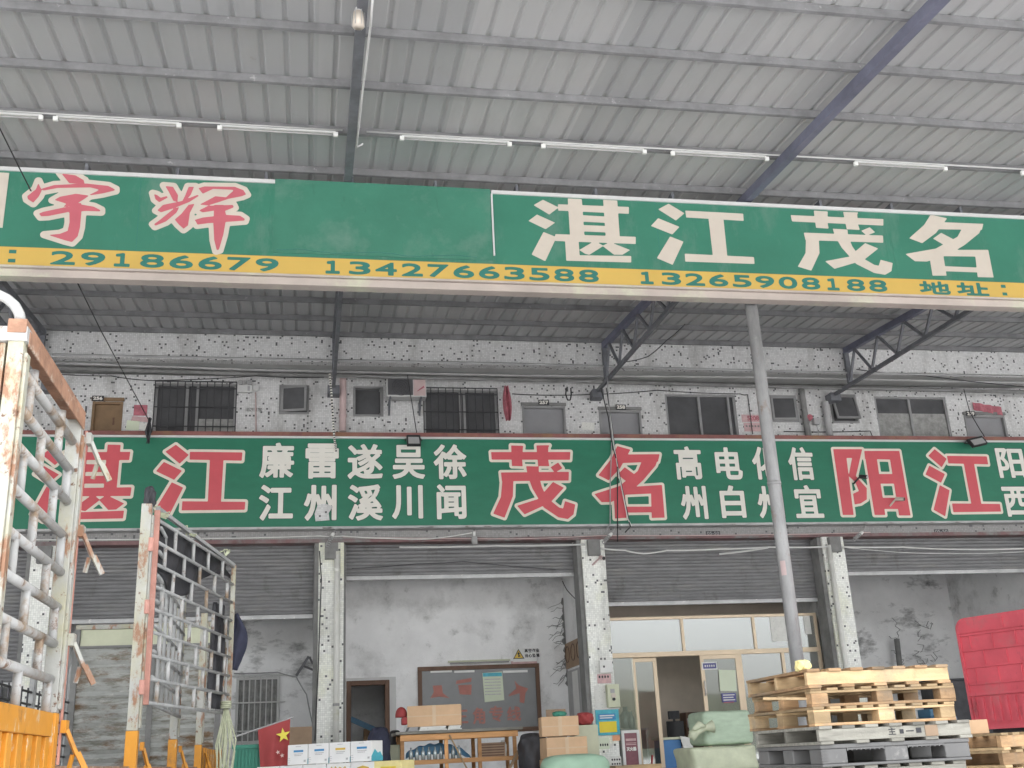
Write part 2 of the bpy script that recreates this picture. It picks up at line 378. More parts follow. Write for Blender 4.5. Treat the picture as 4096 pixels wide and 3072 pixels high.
# ---------------------------------------------------------------- lettering
def text(body, x0, x1, z0, z1, Y, m, parent, name='lettering', off=0., thick=.002, mtx=None, res=None):
    """characters filled into the rectangle x0..x1, z0..z1; off = how much heavier the strokes are, in metres"""
    c = bpy.data.curves.new('t', 'FONT'); c.body = body; c.size = 1; c.resolution_u = 4
    o = bpy.data.objects.new('t', c); COL.objects.link(o); bpy.context.view_layer.update()
    me = bpy.data.meshes.new_from_object(o.evaluated_get(bpy.context.evaluated_depsgraph_get()))
    bpy.data.objects.remove(o); bpy.data.curves.remove(c)
    vs = np.array([v.co[:2] for v in me.vertices]); lo, hi = vs.min(0), vs.max(0)
    vs = (vs - lo) / np.maximum(hi - lo, 1e-6) * [x1 - x0 - 2 * off, z1 - z0 - 2 * off] + [x0 + off, z0 + off]
    key = np.round(vs, 5); cnt = {}
    for p in me.polygons:
        k = list(p.vertices)
        for i, j in zip(k, k[1:] + k[:1]):
            e = tuple(sorted((tuple(key[i]), tuple(key[j])))); cnt[e] = cnt.get(e, 0) + 1
    ed = [e for e, q in cnt.items() if q == 1]; bpy.data.meshes.remove(me)
    mb = sdf_shape([np.array(e) for e in ed], off, res or max(.004, min(.012, (z1 - z0) / 40)), edges=True)
    mb.v = [(x, Y, z) for x, _, z in mb.v]
    if mtx is not None: mb.v = [tuple(mtx @ Vector(p)) for p in mb.v]
    return mb.build(name, m, parent)
def sdf_shape(polys, grow, res, edges=False):
    """marching-squares fill of the union of polygons grown by `grow` (rounded); returns an MB in (x, z) with y = 0"""
    A = np.concatenate([np.array(p) for p in polys]); lo = A.min(0) - grow - 3 * res; hi = A.max(0) + grow + 3 * res
    nx, nz = int((hi[0] - lo[0]) / res) + 2, int((hi[1] - lo[1]) / res) + 2
    gx = lo[0] + np.arange(nx) * res; gz = lo[1] + np.arange(nz) * res; X, Z = np.meshgrid(gx, gz, indexing='ij')
    D = np.full(X.shape, 1e9); ins = np.zeros(X.shape, bool)
    for a, b in (polys if edges else []):
        e = b - a; wx, wz = X - a[0], Z - a[1]; t = np.clip((wx * e[0] + wz * e[1]) / max(1e-12, e @ e), 0, 1)
        D = np.minimum(D, np.hypot(wx - t * e[0], wz - t * e[1]))
        ins ^= ((a[1] > Z) != (b[1] > Z)) & (X < (b[0] - a[0]) * (Z - a[1]) / (b[1] - a[1] + 1e-15) + a[0])
    if edges: D = np.where(ins, -D, D)
    for p in ([] if edges else polys):
        p = np.array(p); q = np.roll(p, -1, 0); d = np.full(X.shape, 1e9); ins = np.zeros(X.shape, bool)
        for a, b in zip(p, q):
            e = b - a; wx, wz = X - a[0], Z - a[1]; t = np.clip((wx * e[0] + wz * e[1]) / max(1e-12, e @ e), 0, 1)
            d = np.minimum(d, np.hypot(wx - t * e[0], wz - t * e[1]))
            c = ((a[1] > Z) != (b[1] > Z)) & (X < (b[0] - a[0]) * (Z - a[1]) / (b[1] - a[1] + 1e-15) + a[0]); ins ^= c
        D = np.minimum(D, np.where(ins, -d, d))
    D -= grow; mb = MB(); I = D < 0
    full = I[:-1, :-1] & I[1:, :-1] & I[:-1, 1:] & I[1:, 1:]; anyc = (I[:-1, :-1] | I[1:, :-1] | I[:-1, 1:] | I[1:, 1:]) & ~full
    for j in range(nz - 1):
        i = 0
        while i < nx - 1:
            if full[i, j]:
                k = i
                while k < nx - 1 and full[k, j]: k += 1
                mb.add([(gx[i], 0, gz[j]), (gx[k], 0, gz[j]), (gx[k], 0, gz[j + 1]), (gx[i], 0, gz[j + 1])], [(0, 1, 2, 3)]); i = k
            else: i += 1
    for i, j in zip(*np.nonzero(anyc)):
        cs = [(i, j), (i + 1, j), (i + 1, j + 1), (i, j + 1)]; pts = []
        for a, b in zip(cs, cs[1:] + cs[:1]):
            da, db = D[a], D[b]
            if da < 0: pts.append((gx[a[0]], 0, gz[a[1]]))
            if (da < 0) != (db < 0):
                t = da / (da - db); pts.append((gx[a[0]] + t * (gx[b[0]] - gx[a[0]]), 0, gz[a[1]] + t * (gz[b[1]] - gz[a[1]])))
        if len(pts) >= 3: mb.add(pts, [tuple(range(len(pts)))])
    return mb
def glyph(polys, Y, m, parent, name, grow=0., res=.012):
    mb = sdf_shape(polys, grow, res); mb.v = [(x, Y, z) for x, _, z in mb.v]
    return mb.build(name, m, parent)
def fit(polys, x0, x1, z0, z1):
    A = np.concatenate([np.array(p) for p in polys]); lo, hi = A.min(0), A.max(0)
    return [[(x0 + (x - lo[0]) / (hi[0] - lo[0]) * (x1 - x0), z0 + (z - lo[1]) / (hi[1] - lo[1]) * (z1 - z0)) for x, z in p] for p in polys]
def wire(name, label, pts, r, m, cat='cable', sag=0, group=None, n=5):
    """a cable through world points, with a little sag between them"""
    q = []
    for a, b in zip(pts, pts[1:]):
        a, b = Vector(a), Vector(b); k = 8 if sag else 3
        for i in range(k):
            t = i / k; p = a.lerp(b, t); p.z -= sag * 4 * t * (1 - t); q.append(p)
    q.append(Vector(pts[-1]))
    return tag(MB().tube(q, r, n).build(name, m, smooth=True), label, cat, group)
# ================================================================ setting
YF, YW, YS = 22.0, 23.0, 13.6      # pillar face, upper gallery wall, hanging sign
F = 1.15                           # shop floor above the yard
struct(MB().add([(-400, -400, 0), (400, -400, 0), (400, 400, 0), (-400, 400, 0)], [(0, 1, 2, 3)]), 'ground', 'ground')
d_ = MB().bx(-1.1, 40, 15, 21.6, -.2, F).bx(-30, 40, 21.6, 30, -.2, F)
struct(d_, 'dock_floor', 'dock')
hb = MB()
def hillz(i, j):
    x = -320 + 640 * i; y = -180 - 120 * j
    h = (9 + 7 * math.sin(i * 7.1 + 1) + 6 * math.sin(i * 13.7) + 12 * max(0, math.sin(i * 3.1 + .3))) * math.sin(math.pi * j) - .4
    return (x, y, h)
struct(hb.grid(hillz, 60, 8), 'hills', 'hill')

# ================================================================ building
bld = thing('warehouse_building', 'two storey row of warehouse shops faced in white mosaic tile behind the long green banner', 'building', (5, 23, 0))
PC = [-5.06, .41, 5.885, 11.37, 16.85]; PW = .25
holes_w = {}
WIN = {'W1': (333, 828, 510, 936), 'S1': (603, 832, 668, 895), 'S2': (763, 835, 828, 900), 'W2': (915, 842, 1075, 942),
       'W3': (1440, 852, 1592, 946), 'S3': (1662, 854, 1722, 912), 'S4': (1794, 852, 1852, 914), 'W4': (1895, 857, 2050, 950)}
WR = {k: rect(*v, YW) for k, v in WIN.items()}
DOORS = {'256': (195, 868, 262, 990), '257': (1130, 878, 1224, 990), '258': (1297, 887, 1388, 990), '259': (2090, 898, 2178, 990)}
DR = {k: rect(*v, YW) for k, v in DOORS.items()}
GF = 6.9
DR = {k: (a, b, GF, d) for k, (a, b, c, d) in DR.items()}
up = hull_holes(MB(), -30, 40, GF, 9.72, YW, YW + .2, list(WR.values()) + list(DR.values()))
up.build('upper_wall', 'tile', bld)
MB().bx(-30, 40, YF, YF + .22, 9.72, 10.395).build('upper_beam', 'tile', bld)
MB().bx(-30, 40, YF + .3, 29, 10.40, 10.75).build('roof_slab', 'concrete', bld)
MB().bx(-30, 40, YF + .22, 29, 9.78, 9.98).build('gallery_ceiling', 'paintceil', bld)
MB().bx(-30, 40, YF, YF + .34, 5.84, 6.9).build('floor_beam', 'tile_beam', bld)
MB().bx(-30, 40, YF - .012, YF, 5.80, 5.875).bx(-30, 40, YF, YF + .3, 5.80, 5.838).build('red_tile_course', 'redcourse', bld)
MB().bx(-30, 40, YF + .34, 29, 6.3, 6.9).build('floor_slab', 'paintceil', bld)
MB().bx(-30, 40, YF - .1, YF + .05, 6.905, 8.0).build('parapet', 'tile', bld)
MB().bx(-30, 40, YF - .16, YF + .1, 8.002, 8.10).build('coping', 'redtile', bld, bevel=.01)
MB().bx(-30, 40, 28.8, 29, F, 9.7).build('rear_wall', 'plaster', bld)
MB().bx(-30, -8.8, YF, 28.8, F, 5.8).build('side_wall', 'plaster', bld); MB().bx(23.8, 40, YF, 28.8, F, 5.8).build('side_wall', 'plaster', bld)
MB().bx(-30, 40, 23.6, 23.7, 6.9, 9.7).build('room_partition', 'darkmetal', bld)
for i, x in enumerate(PC):
    p = MB().bx(x - PW, x + PW, YF, YF + .4, F, 5.835).build('pillar', 'tile_pillar', bld)
    MB().bx(x - PW - .09, x - PW - .002, YF + .06, YF + .5, F, 5.8).bx(x + PW + .002, x + PW + .05, YF + .2, YF + .5, F, 5.8).build('shutter_guide', 'concrete', p)
    MB().bx(x - .1, x + .1, YF + .5, 28.8, F, 6.29).build('partition_wall', 'plaster', bld)
    MB().bx(x - .13, x + .13, YF - .12, YF - .001, 5.45, 5.78).build('beam_stub', 'concrete', bld)
# shutters
def shutter(x0, x1, zb, pitch=.075):
    pr = []; z = zb + .09; Y = YF + .42; dz_ = 0
    while z < 5.835:
        for k in range(4):
            a = k / 4; pr.append((Y - dz_ - .016 * math.sin(math.pi * a), z + pitch * a))
        z += pitch; dz_ = random.uniform(-.003, .004); pitch = .075 * random.uniform(.94, 1.06)
    m_ = MB(); n = len(pr)
    m_.add([(x0, y, z) for y, z in pr] + [(x1, y, z) for y, z in pr], [(i, i + 1, n + i + 1, n + i) for i in range(n - 1)])
    s = m_.build('roller_shutter', 'shutter', bld)
    MB().bx(x0, x1, Y - .035, Y + .03, zb, zb + .085).build('bottom_rail', 'rail', s, bevel=.006)
    return s
zb1, zb2, zb3, zb4 = (P(u, v, YF + .42).z for u, v in ((600, 1338), (1000, 1250), (1500, 1306), (2000, 1241)))
shutter(-8.7, PC[0] - PW - .1, 3.2)
shutter(PC[0] + PW + .06, PC[1] - PW - .1, zb1); shutter(PC[1] + PW + .06, PC[2] - PW - .1, zb2)
shutter(PC[2] + PW + .06, PC[3] - PW - .1, zb3); shutter(PC[3] + PW + .06, PC[4] - PW - .1, zb4); shutter(PC[4] + PW + .06, 23.7, 3.6)
# bay interiors
B2 = 24.6
d2 = rect(748, 1470, 842, 1659, B2); w1 = rect(508, 1462, 604, 1606, B2)
hull_holes(MB(), PC[0] + .1, PC[1] - .1, F, 6.29, B2, B2 + .15, [(w1[0], w1[1], w1[2], w1[3])]).build('back_wall', 'plaster_dirty', bld)
hull_holes(MB(), PC[1] + .1, PC[2] - .1, F, 6.29, B2, B2 + .15, [(d2[0], d2[1], F, d2[3])]).build('back_wall', 'plaster', bld)
MB().bx(PC[2] + .1, PC[3] - .1, 24.7, 24.8, F, 6.29).build('back_wall', 'beige', bld)
MB().bx(PC[3] + .1, PC[4] - .1, 26.4, 26.55, F, 6.29).build('back_wall', 'plaster_dirty', bld)
MB().bx(PC[1] + .1, PC[2] - .1, 26.9, 27.0, F, 6.29).build('inner_room_wall', 'plaster', bld)
# upper doors
for k, (a, b, c, d) in DR.items():
    brown = k == '256'
    g = MB().bx(a + .05, b - .05, YW + .06, YW + .1, c, d - .05).build('upper_door', 'doorbrown' if brown else 'doorgrey', bld)
    MB().bx(a + .002, a + .05, YW - .02, YW + .12, c, d).bx(b - .05, b - .002, YW - .02, YW + .12, c, d).bx(a + .05, b - .05, YW - .02, YW + .12, d - .05, d - .002).build('door_frame', 'doorbrown' if brown else 'alu', g)
    MB().bx(a - .02, b + .02, YW - .05, YW - .003, d + .01, d + .08).build('lintel_trim', 'doorbrown' if brown else 'concrete', g)
    if brown: text('256', a + .42, b - .16, d - .5, d - .33, YW + .059, 'brownframe', g, 'door_number', off=.006)
# windows
def window(r, mull, grille=None, curtain=False, depth=.1):
    a, b, c, d = r
    f_ = MB(); frame_box(f_, a + .002, b - .002, c + .002, d - .002, YW + .02, YW + .1, .05)
    for t in mull: f_.bx(a + (b - a) * t - .03, a + (b - a) * t + .03, YW + .015, YW + .095, c + .055, d - .055)
    w = f_.build('window', 'alu', bld)
    MB().bx(a + .05, b - .05, YW + .07, YW + .075, c + .05, d - .05).build('pane', 'darkglass', w)
    if curtain: MB().bx(a + .06, b - .06, YW + .055, YW + .068, c + .052, c + (d - c) * .62).build('curtain', 'curtain', w)
    if grille:
        gm = MB(); n = grille
        for i in range(n + 1):
            x = a + (b - a) * i / n; gm.tube([(x, YW - .06, c - .02), (x, YW - .06, d + .02)], .011, 6)
        for t in (.12, .5, .88): gm.tube([(a, YW - .065, c + (d - c) * t), (b, YW - .065, c + (d - c) * t)], .012, 6)
        gm.tube([(a, YW - .06, d + .02), (b, YW - .06, d + .02)], .014, 6)
        gm.build('grille', 'darkmetal', w)
    return w
w = window(WR['W1'], (.39, .52), 11); a, b, c, d = WR['W1']
MB().bx(a + (b - a) * .5, b - .06, YW + .05, YW + .066, c + .06, c + (d - c) * .3).build('curtain', 'curtain', w)
window(WR['W2'], (.5, .55), 10); window(WR['W3'], (.48, .9)); window(WR['W4'], (.48,), curtain=True)
def casement(r, ang, hinge_right=False, tilt=0):
    a, b, c, d = r
    w = MB(); frame_box(w, a + .002, b - .002, c + .002, d - .002, YW - .02, YW + .1, .045); w = w.build('window', 'alu', bld)
    MB().bx(a + .045, b - .045, YW + .09, YW + .095, c + .045, d - .045).build('pane', 'darkglass', w)
    W_, H = b - a - .09, d - c - .09
    s = MB(); frame_box(s, 0, W_, 0, H, -.02, .02, .05)
    g = MB().bx(.05, W_ - .05, -.004, .004, .05, H - .05)
    if tilt: mt = Matrix.Translation((a + .045, YW - .03, d - .045)) @ Matrix.Rotation(tilt, 4, 'X') @ Matrix.Translation((0, 0, -H))
    elif hinge_right: mt = Matrix.Translation((b - .045, YW - .03, c + .045)) @ Matrix.Rotation(ang, 4, 'Z') @ Matrix.Translation((-W_, 0, 0))
    else: mt = Matrix.Translation((a + .045, YW - .03, c + .045)) @ Matrix.Rotation(ang, 4, 'Z')
    for q in (s, g): q.v = [tuple(mt @ Vector(p)) for p in q.v]
    sh = s.build('sash', 'alu', w); g.build('sash_pane', 'darkglass', sh)
casement(WR['S1'], R(-12)); casement(WR['S2'], R(-78), True); casement(WR['S3'], R(-3)); casement(WR['S4'], 0, tilt=R(-14))
# barred window low in the first bay
a, b, c, d = w1
wf = MB(); frame_box(wf, a + .002, b - .002, c + .002, d - .002, B2 - .02, B2 + .1, .06); w = wf.build('window', 'whitepaint', bld)
MB().bx(a + .06, b - .06, B2 + .06, B2 + .066, c + .06, d - .06).build('pane', 'darkglass', w)
MB().grid(lambda i, j: (a + .07 + (b - a - .14) * i, B2 + .04 + .012 * math.sin(i * 60), c + .07 + (d - c - .14) * j), 60, 1).build('curtain', 'curtain', w)
gm = MB()
for i in range(8): x = a + .05 + (b - a - .1) * i / 7; gm.tube([(x, B2 - .07, c - .35), (x, B2 - .07, d + .02)], .013, 6)
for t in (.0, .33, .67, 1.): z = c - .3 + (d - c + .32) * t; gm.tube([(a - .08, B2 - .075, z), (b + .12, B2 - .075, z)], .018, 6)
gm.build('grille', 'whitepaint', w)
# ground floor inner door frame (door stands open into the dark room)
a, b, c, d = d2
fr = MB().bx(a, a + .1, B2 - .03, B2 + .17, F, d).bx(b - .1, b, B2 - .03, B2 + .17, F, d).bx(a + .1, b - .1, B2 - .03, B2 + .17, d - .1, d)
fr.build('inner_door_frame', 'brownframe', bld, bevel=.008)
MB().bx(a - .1, a - .003, B2 - .015, B2 - .002, F, d + .06).bx(b + .003, b + .14, B2 - .015, B2 - .002, F, d + .06).bx(a, b, B2 - .015, B2 - .002, d + .003, d + .06).build('door_surround', 'whitepaint', bld)
# cracked plaster: stains with their own ragged outline, thin flakes standing on the wall
def crack(name, pts, w, Y, m='concrete'):
    mb = MB(); st_ = list(pts)
    for k, (p, q) in enumerate(zip(st_, st_[1:])):
        mb.bar(p, q, w * random.uniform(.5, 1.3), .006)
    return mb
ck = MB()
base = [P(u, v, B2 - .012) for u, v in ((1204, 1240), (1212, 1290), (1206, 1340), (1216, 1380), (1210, 1430), (1218, 1480), (1212, 1520))]
# the crack runs up the corner between back wall and partition
for k in range(26):
    z = random.uniform(3.1, 4.9); x = PC[2] - .12; dx = random.uniform(.1, .42)
    p = [Vector((x, B2 - .012, z))]
    for s_ in range(4): p.append(p[-1] + Vector((-dx / 4, 0, random.uniform(-.09, .04))))
    for q0, q1 in zip(p, p[1:]): ck.bar(q0, q1, random.uniform(.008, .022), .008)
edge = [(PC[2] - .125 - random.uniform(.01, .07) * (1 if k % 3 else .2), 4.95 - k * .06) for k in range(34)]
ck.prism([(PC[2] - .105, 4.95)] + edge + [(PC[2] - .105, 4.95 - 33 * .06)], B2 - .008, B2 - .002)
ck.build('plaster_cracks', 'concrete', bld)
Y4 = 26.4
for u0, v0, sp in ((1940, 1400, 1), (1990, 1420, 1.4), (2010, 1390, 1.2)):
    o0 = P(u0, v0, Y4 - .012); ck = MB()
    for k in range(6):
        p = o0 + Vector((random.uniform(-.08, .08), 0, random.uniform(-.7, .5)))
        for s_ in range(4):
            q = p + Vector((random.uniform(-.14, .14) * sp, 0, random.uniform(-.02, .14))); ck.bar(p, q, random.uniform(.008, .022), .008); p = q
    ck.build('plaster_cracks', 'concrete', bld)
# shop front of bay three
YG = YF + .62
sf = thing('shop_front', 'champagne aluminium shop front with glass transoms and open sliding door under the third shutter', 'shop front', (8.6, YG, F))
gl_ = lambda u, v: P(u, v, YG)
xs0, xs1 = PC[2] + PW + .055, PC[3] - PW - .1
zt1 = P(1480, 1331, YG).z; zt0 = P(1480, 1412, YG).z
fm = MB()
fm.bx(xs0, xs1, YG - .04, YG + .04, zt1 - .06, zt1); fm.bx(xs0, xs1, YG - .05, YG + .05, zt0 - .05, zt0 + .05)
xA, xB = P(1474, 1370, YG).x, P(1629, 1370, YG).x
for x in (xs0 + .03, xA, xB, xs1 - .03): fm.bx(x - .03, x + .03, YG - .04, YG + .04, zt0 + .05, zt1 - .06)
xd = [P(u, 1500, YG).x for u in (1373, 1426, 1516, 1606, 1700)]
for x in [xs0 + .03, xd[3], xd[4], xs1 - .03]: fm.bx(x - .035, x + .035, YG - .04, YG + .04, F, zt0 - .05)
fm.build('frame', 'goldframe', sf, bevel=.004)
MB().bx(xs0 + .05, xs1 - .05, YG - .004, YG + .004, zt0 + .03, zt1 - .04).build('transom_pane', 'glass_frost', sf)
MB().bx(xs0 + .05, xd[0], YG + .02, YG + .026, F, zt0 - .04).build('fixed_pane', 'glass', sf)
MB().bx(xd[3] + .03, xs1 - .05, YG - .004, YG + .004, F, zt0 - .04).build('fixed_pane', 'glass_frost', sf)
def leaf(x0, x1, y, name):
    l_ = MB(); frame_box(l_, x0, x1, F + .01, zt0 - .055, y - .02, y + .02, .085); l_ = l_.build(name, 'goldframe', sf, bevel=.004)
    MB().bx(x0 + .08, x1 - .08, y - .003, y + .003, F + .08, zt0 - .12).build('door_pane', 'glass', l_)
    return l_
leaf(xd[0] - .02, xd[1], YG + .075, 'sliding_door'); lf = leaf(xd[2], xd[3] - .05, YG - .075, 'sliding_door')
hx = xd[2] + .045; MB().tube([(hx, YG - .12, 2.55), (hx, YG - .14, 2.6), (hx, YG - .14, 2.8), (hx, YG - .12, 2.85)], .014, 8).build('handle', 'rail', lf)

# ================================================================ canopy
can = thing('canopy', 'corrugated steel canopy over the yard on trusses and one round grey pole', 'canopy', (6, 14, 0))
SL, ZR = .10, 10.30
rz_ = lambda y: ZR - SL * (YF - y)          # underside of the purlins
Y0c = 4.6
rs = MB(); x = -30.; prof = []
while x < 40:
    prof += [(x, 0), (x + .20, 0), (x + .222, .024), (x + .258, .024)]; x += .28
n = len(prof); yy = [Y0c, YF + .28]
rs.v = [(px, y, rz_(y) + .105 + pz) for y in yy for px, pz in prof]; rs.f = [(i, i + 1, n + i + 1, n + i) for i in range(n - 1)]
rs.build('roof_sheet', 'roof', can, solid=.002)
py = 22 - .06
ys = [21.93, 20.78, 19.59, 18.40, 17.21, 16.02, 14.83, 13.65, 12.40, 11.18, 10.0, 8.9, 7.7, 6.5, 5.3]
for y in ys:
    z = rz_(y); pm = MB()
    pm.bx(-30, 40, y - .002, y + .05, z, z + .006).bx(-30, 40, y - .004, y, z + .002, z + .10).bx(-30, 40, y, y + .05, z + .094, z + .10)
    pm.build('purlin', 'steel', can)
RX = [-5.5, .44, 6.46, 12.36, 18.3]
for i, x in enumerate(RX):
    rf = MB()
    a = Vector((x, YF - .05, rz_(YF - .05) - .075)); b = Vector((x, Y0c, rz_(Y0c) - .075)); rf.bar(a, b, .11, .14)
    r_ = rf.build('rafter', 'rafter' if i in (2, 3, 4) else 'truss', can)
    # truss below the rafter between wall and pole
    tr = MB(); zw = 9.42
    lo = lambda y: zw + (rz_(14.0) - .42 - zw) * (YF - y) / (YF - 14.0)
    tr.bar((x, YF - .06, lo(YF)), (x, YF - .06, rz_(YF) - .12), .10)
    tr.bar((x, YF + .95, lo(YF + .95) - .05), (x, 13.9, lo(13.9)), .07, .08)
    nn = [21.94, 20.9, 19.8, 18.7, 17.6, 16.5, 15.4, 14.3]
    for k, (ya, yb) in enumerate(zip(nn, nn[1:])):
        ym = (ya + yb) / 2 + .1
        tr.bar((x, ya, lo(ya)), (x, ym, rz_(ym) - .14), .05); tr.bar((x, ym, rz_(ym) - .14), (x, yb, lo(yb)), .05)
    tr.bx(x - .13, x + .13, YF + .7, YW - .01, lo(YF + .95) - .22, lo(YF + .95) - .02)
    tr.build('truss', 'truss', can)
q_ = P(1700, 1226, 13.88); MB().grid(lambda i, j: (6.46 + .094 * math.sin(-1.1 + .8 * i), 13.98 - .094 * math.cos(-1.1 + .8 * i), q_.z - .1 + .2 * j), 6, 1).build('pole_sticker', 'acpink', can)
for x in (-5.5, 6.46, 18.3):
    pl = MB().tube([(x, 13.98, 0), (x, 13.98, rz_(13.98) - .16)], .092, 20).tube([(x, 13.98, 4.98), (x, 13.98, 5.03)], .098, 20)
    q = pl.build('pole', 'pole', can, smooth=False)
    for f_ in q.data.polygons: f_.use_smooth = len(f_.vertices) == 4
MB().bx(-30, 40, 13.92, 14.04, rz_(14) - .42, rz_(14) - .30).build('girder', 'truss', can)

# ================================================================ hanging sign
sg = thing('hanging_signboard', 'long green signboard with yellow phone number strip hung under the canopy edge', 'signboard', (3, YS, 7.7))
zT, zG, zY, zB = 9.27, 8.11, 7.84, 7.70
x0s, x1s = -6.0, 13.0
MB().bx(x0s, x1s, YS, YS + .05, zG, zT).build('green_panel', 'signgreen', sg)
MB().bx(x0s, x1s, YS, YS + .05, zY + .002, zG - .002).build('yellow_strip', 'signyellow', sg)
MB().bx(x0s, x1s, YS - .03, YS + .05, zY - .03, zY).bx(x0s, x1s, YS + .02, YS + .2, zB, zY - .032).build('lower_trim', 'soffit', sg, bevel=.006)
xp0, xp1 = P(592, 470, YS).x, P(1064, 480, YS).x
tm = MB().bx(x0s, xp0, YS - .025, YS, zT - .045, zT + .01).bx(xp1, x1s, YS - .025, YS, zT - .045, zT + .01)
tm.build('top_trim', 'whitepaint', sg)
MB().bx(xp1 - .012, xp1 + .012, YS - .03, YS - .012, zG + .12, zT - .05).build('seam_trim', 'whitepaint', sg)
MB().bx(xp0, xp1 - .015, YS - .012, YS - .001, zG + .05, zT + .03).build('cover_panel', 'signpatch', sg)
le = [(xp0 + .05 + (xp1 - xp0 - .3) * k / 40, YS - .0135, zG + .09 + random.uniform(-.006, .006) + .02 * math.sin(k * .4)) for k in range(41)]; MB().tube(le, .005, 5).build('edge_shadow_line', 'signtext', sg)  # dark strand modelled as the shadow line along the cover panel's lower edge
for x in np.arange(x0s + 1.2, x1s, 2.44):
    if not xp0 < x < xp1: MB().bx(x, x + .006, YS - .0015, YS - .0004, zG + .01, zT - .05).build('panel_seam', 'signtext', sg)
mbk = MB(); mbk.bx(x0s, x1s, YS + .07, YS + .1, zB + .05, zT)
for x in np.arange(-5.5, 13, 1.2): mbk.bx(x - .02, x + .02, YS + .101, YS + .3, zB + .1, rz_(YS) + .0)
mbk.build('back_frame', 'truss', sg)
xa, xb, za, zb_ = rect(-20, 373, 13, 492, YS); MB().bx(xa, xb, YS - .008, YS - .001, za, zb_).build('cream_panel', 'signcream', sg)
def zz(*p, ou=0, ov=0, k=2.56, Y=YS):
    out = []
    for x, y in p: q = P(ou + x / k, ov + y / k, Y); out.append((q.x, q.z))
    return out
Z1 = lambda *p: zz(*p, ou=0)
Z2 = lambda *p: zz(*p, ou=737.2)
Z3 = lambda *p: zz(*p, ou=1474.3)
ZHAN = [Z2((1063,1135),(1115,1105),(1202,1148),(1150,1187)), Z2((1035,1222),(1082,1187),(1182,1232),(1130,1268)), Z2((1052,1408),(1118,1283),(1190,1312),(1128,1445)),
        Z2((1198,1130),(1590,1145),(1590,1183),(1200,1165)), Z2((1252,1098),(1330,1102),(1345,1315),(1265,1310)), Z2((1448,1105),(1526,1110),(1541,1330),(1463,1322)),
        Z2((1325,1190),(1465,1198),(1466,1233),(1326,1226)), Z2((1328,1245),(1468,1250),(1470,1286),(1330,1280)), Z2((1183,1295),(1628,1310),(1628,1350),(1183,1333)),
        Z2((1237,1325),(1312,1330),(1318,1412),(1603,1416),(1603,1452),(1244,1442)), Z2((1316,1383),(1392,1338),(1415,1340),(1450,1360),(1372,1409),(1350,1405)),
        Z2((1444,1360),(1480,1342),(1505,1347),(1597,1383),(1555,1409),(1508,1409))]
JIANG = [Z2((1752,1158),(1810,1127),(1898,1180),(1850,1220)), Z2((1712,1250),(1752,1207),(1870,1255),(1830,1297)), Z2((1745,1428),(1818,1308),(1892,1337),(1832,1465)),
         Z3((15,1165),(335,1182),(338,1222),(20,1203)), Z3((142,1195),(225,1200),(248,1425),(168,1420)), Z3((12,1403),(395,1422),(398,1460),(15,1447))]
MAO = [Z3((598,1190),(1110,1212),(1110,1248),(605,1225)), Z3((725,1165),(803,1170),(800,1225),(808,1265),(738,1260),(733,1220)), Z3((888,1172),(972,1175),(966,1185),(968,1235),(980,1272),(908,1268),(900,1230)),
       Z3((670,1287),(1108,1303),(1110,1343),(680,1328)), Z3((670,1287),(752,1290),(757,1400),(712,1497),(637,1475),(680,1400),(682,1330)),
       Z3((830,1265),(912,1270),(915,1310),(940,1365),(975,1415),(1060,1465),(1085,1470),(1095,1437),(1162,1455),(1155,1500),(1120,1520),(1060,1510),(960,1460),(880,1370),(845,1310)),
       Z3((1010,1345),(1082,1375),(1000,1440),(840,1487),(788,1445),(920,1420)), Z3((988,1277),(1035,1257),(1065,1285),(1018,1303))]
MING = [Z3((1372,1187),(1463,1208),(1400,1290),(1325,1345),(1253,1318),(1335,1245)), Z3((1405,1228),(1663,1238),(1655,1272),(1395,1268)),
        Z3((1560,1238),(1663,1238),(1640,1290),(1560,1355),(1470,1410),(1350,1447),(1285,1445),(1232,1405),(1400,1375),(1520,1310)),
        Z3((1385,1320),(1430,1288),(1500,1325),(1440,1352)), Z3((1360,1385),(1437,1385),(1460,1525),(1382,1525)), Z3((1362,1382),(1690,1382),(1692,1420),(1365,1416)),
        Z3((1615,1385),(1690,1382),(1720,1535),(1632,1533)), Z3((1435,1472),(1635,1480),(1638,1507),(1438,1500))]
for nm, g in (('ZHAN', ZHAN), ('JIANG', JIANG), ('MAO', MAO), ('MING', MING)): glyph(g, YS - .003, 'signcream', sg, 'white_character')
YU = [Z1((330,955),(420,967),(468,995),(475,1025),(380,1018)), Z1((213,1000),(228,1035),(238,1052),(220,1090),(185,1128),(150,1105),(145,1085),(195,1045)),
      Z1((215,1045),(300,1020),(480,1012),(600,1025),(640,1045),(640,1058),(570,1075),(505,1085),(470,1085),(540,1052),(500,1042),(320,1045),(240,1060)),
      Z1((290,1108),(330,1085),(420,1068),(505,1080),(470,1105),(430,1130),(375,1148),(335,1150),(360,1130)), Z1((208,1180),(240,1168),(350,1145),(450,1128),(520,1140),(560,1160),(560,1175),(480,1172),(380,1178),(270,1200),(225,1202)),
      Z1((378,1120),(455,1120),(455,1180),(448,1260),(435,1310),(400,1345),(360,1335),(245,1298),(330,1290),(370,1275),(380,1230))]
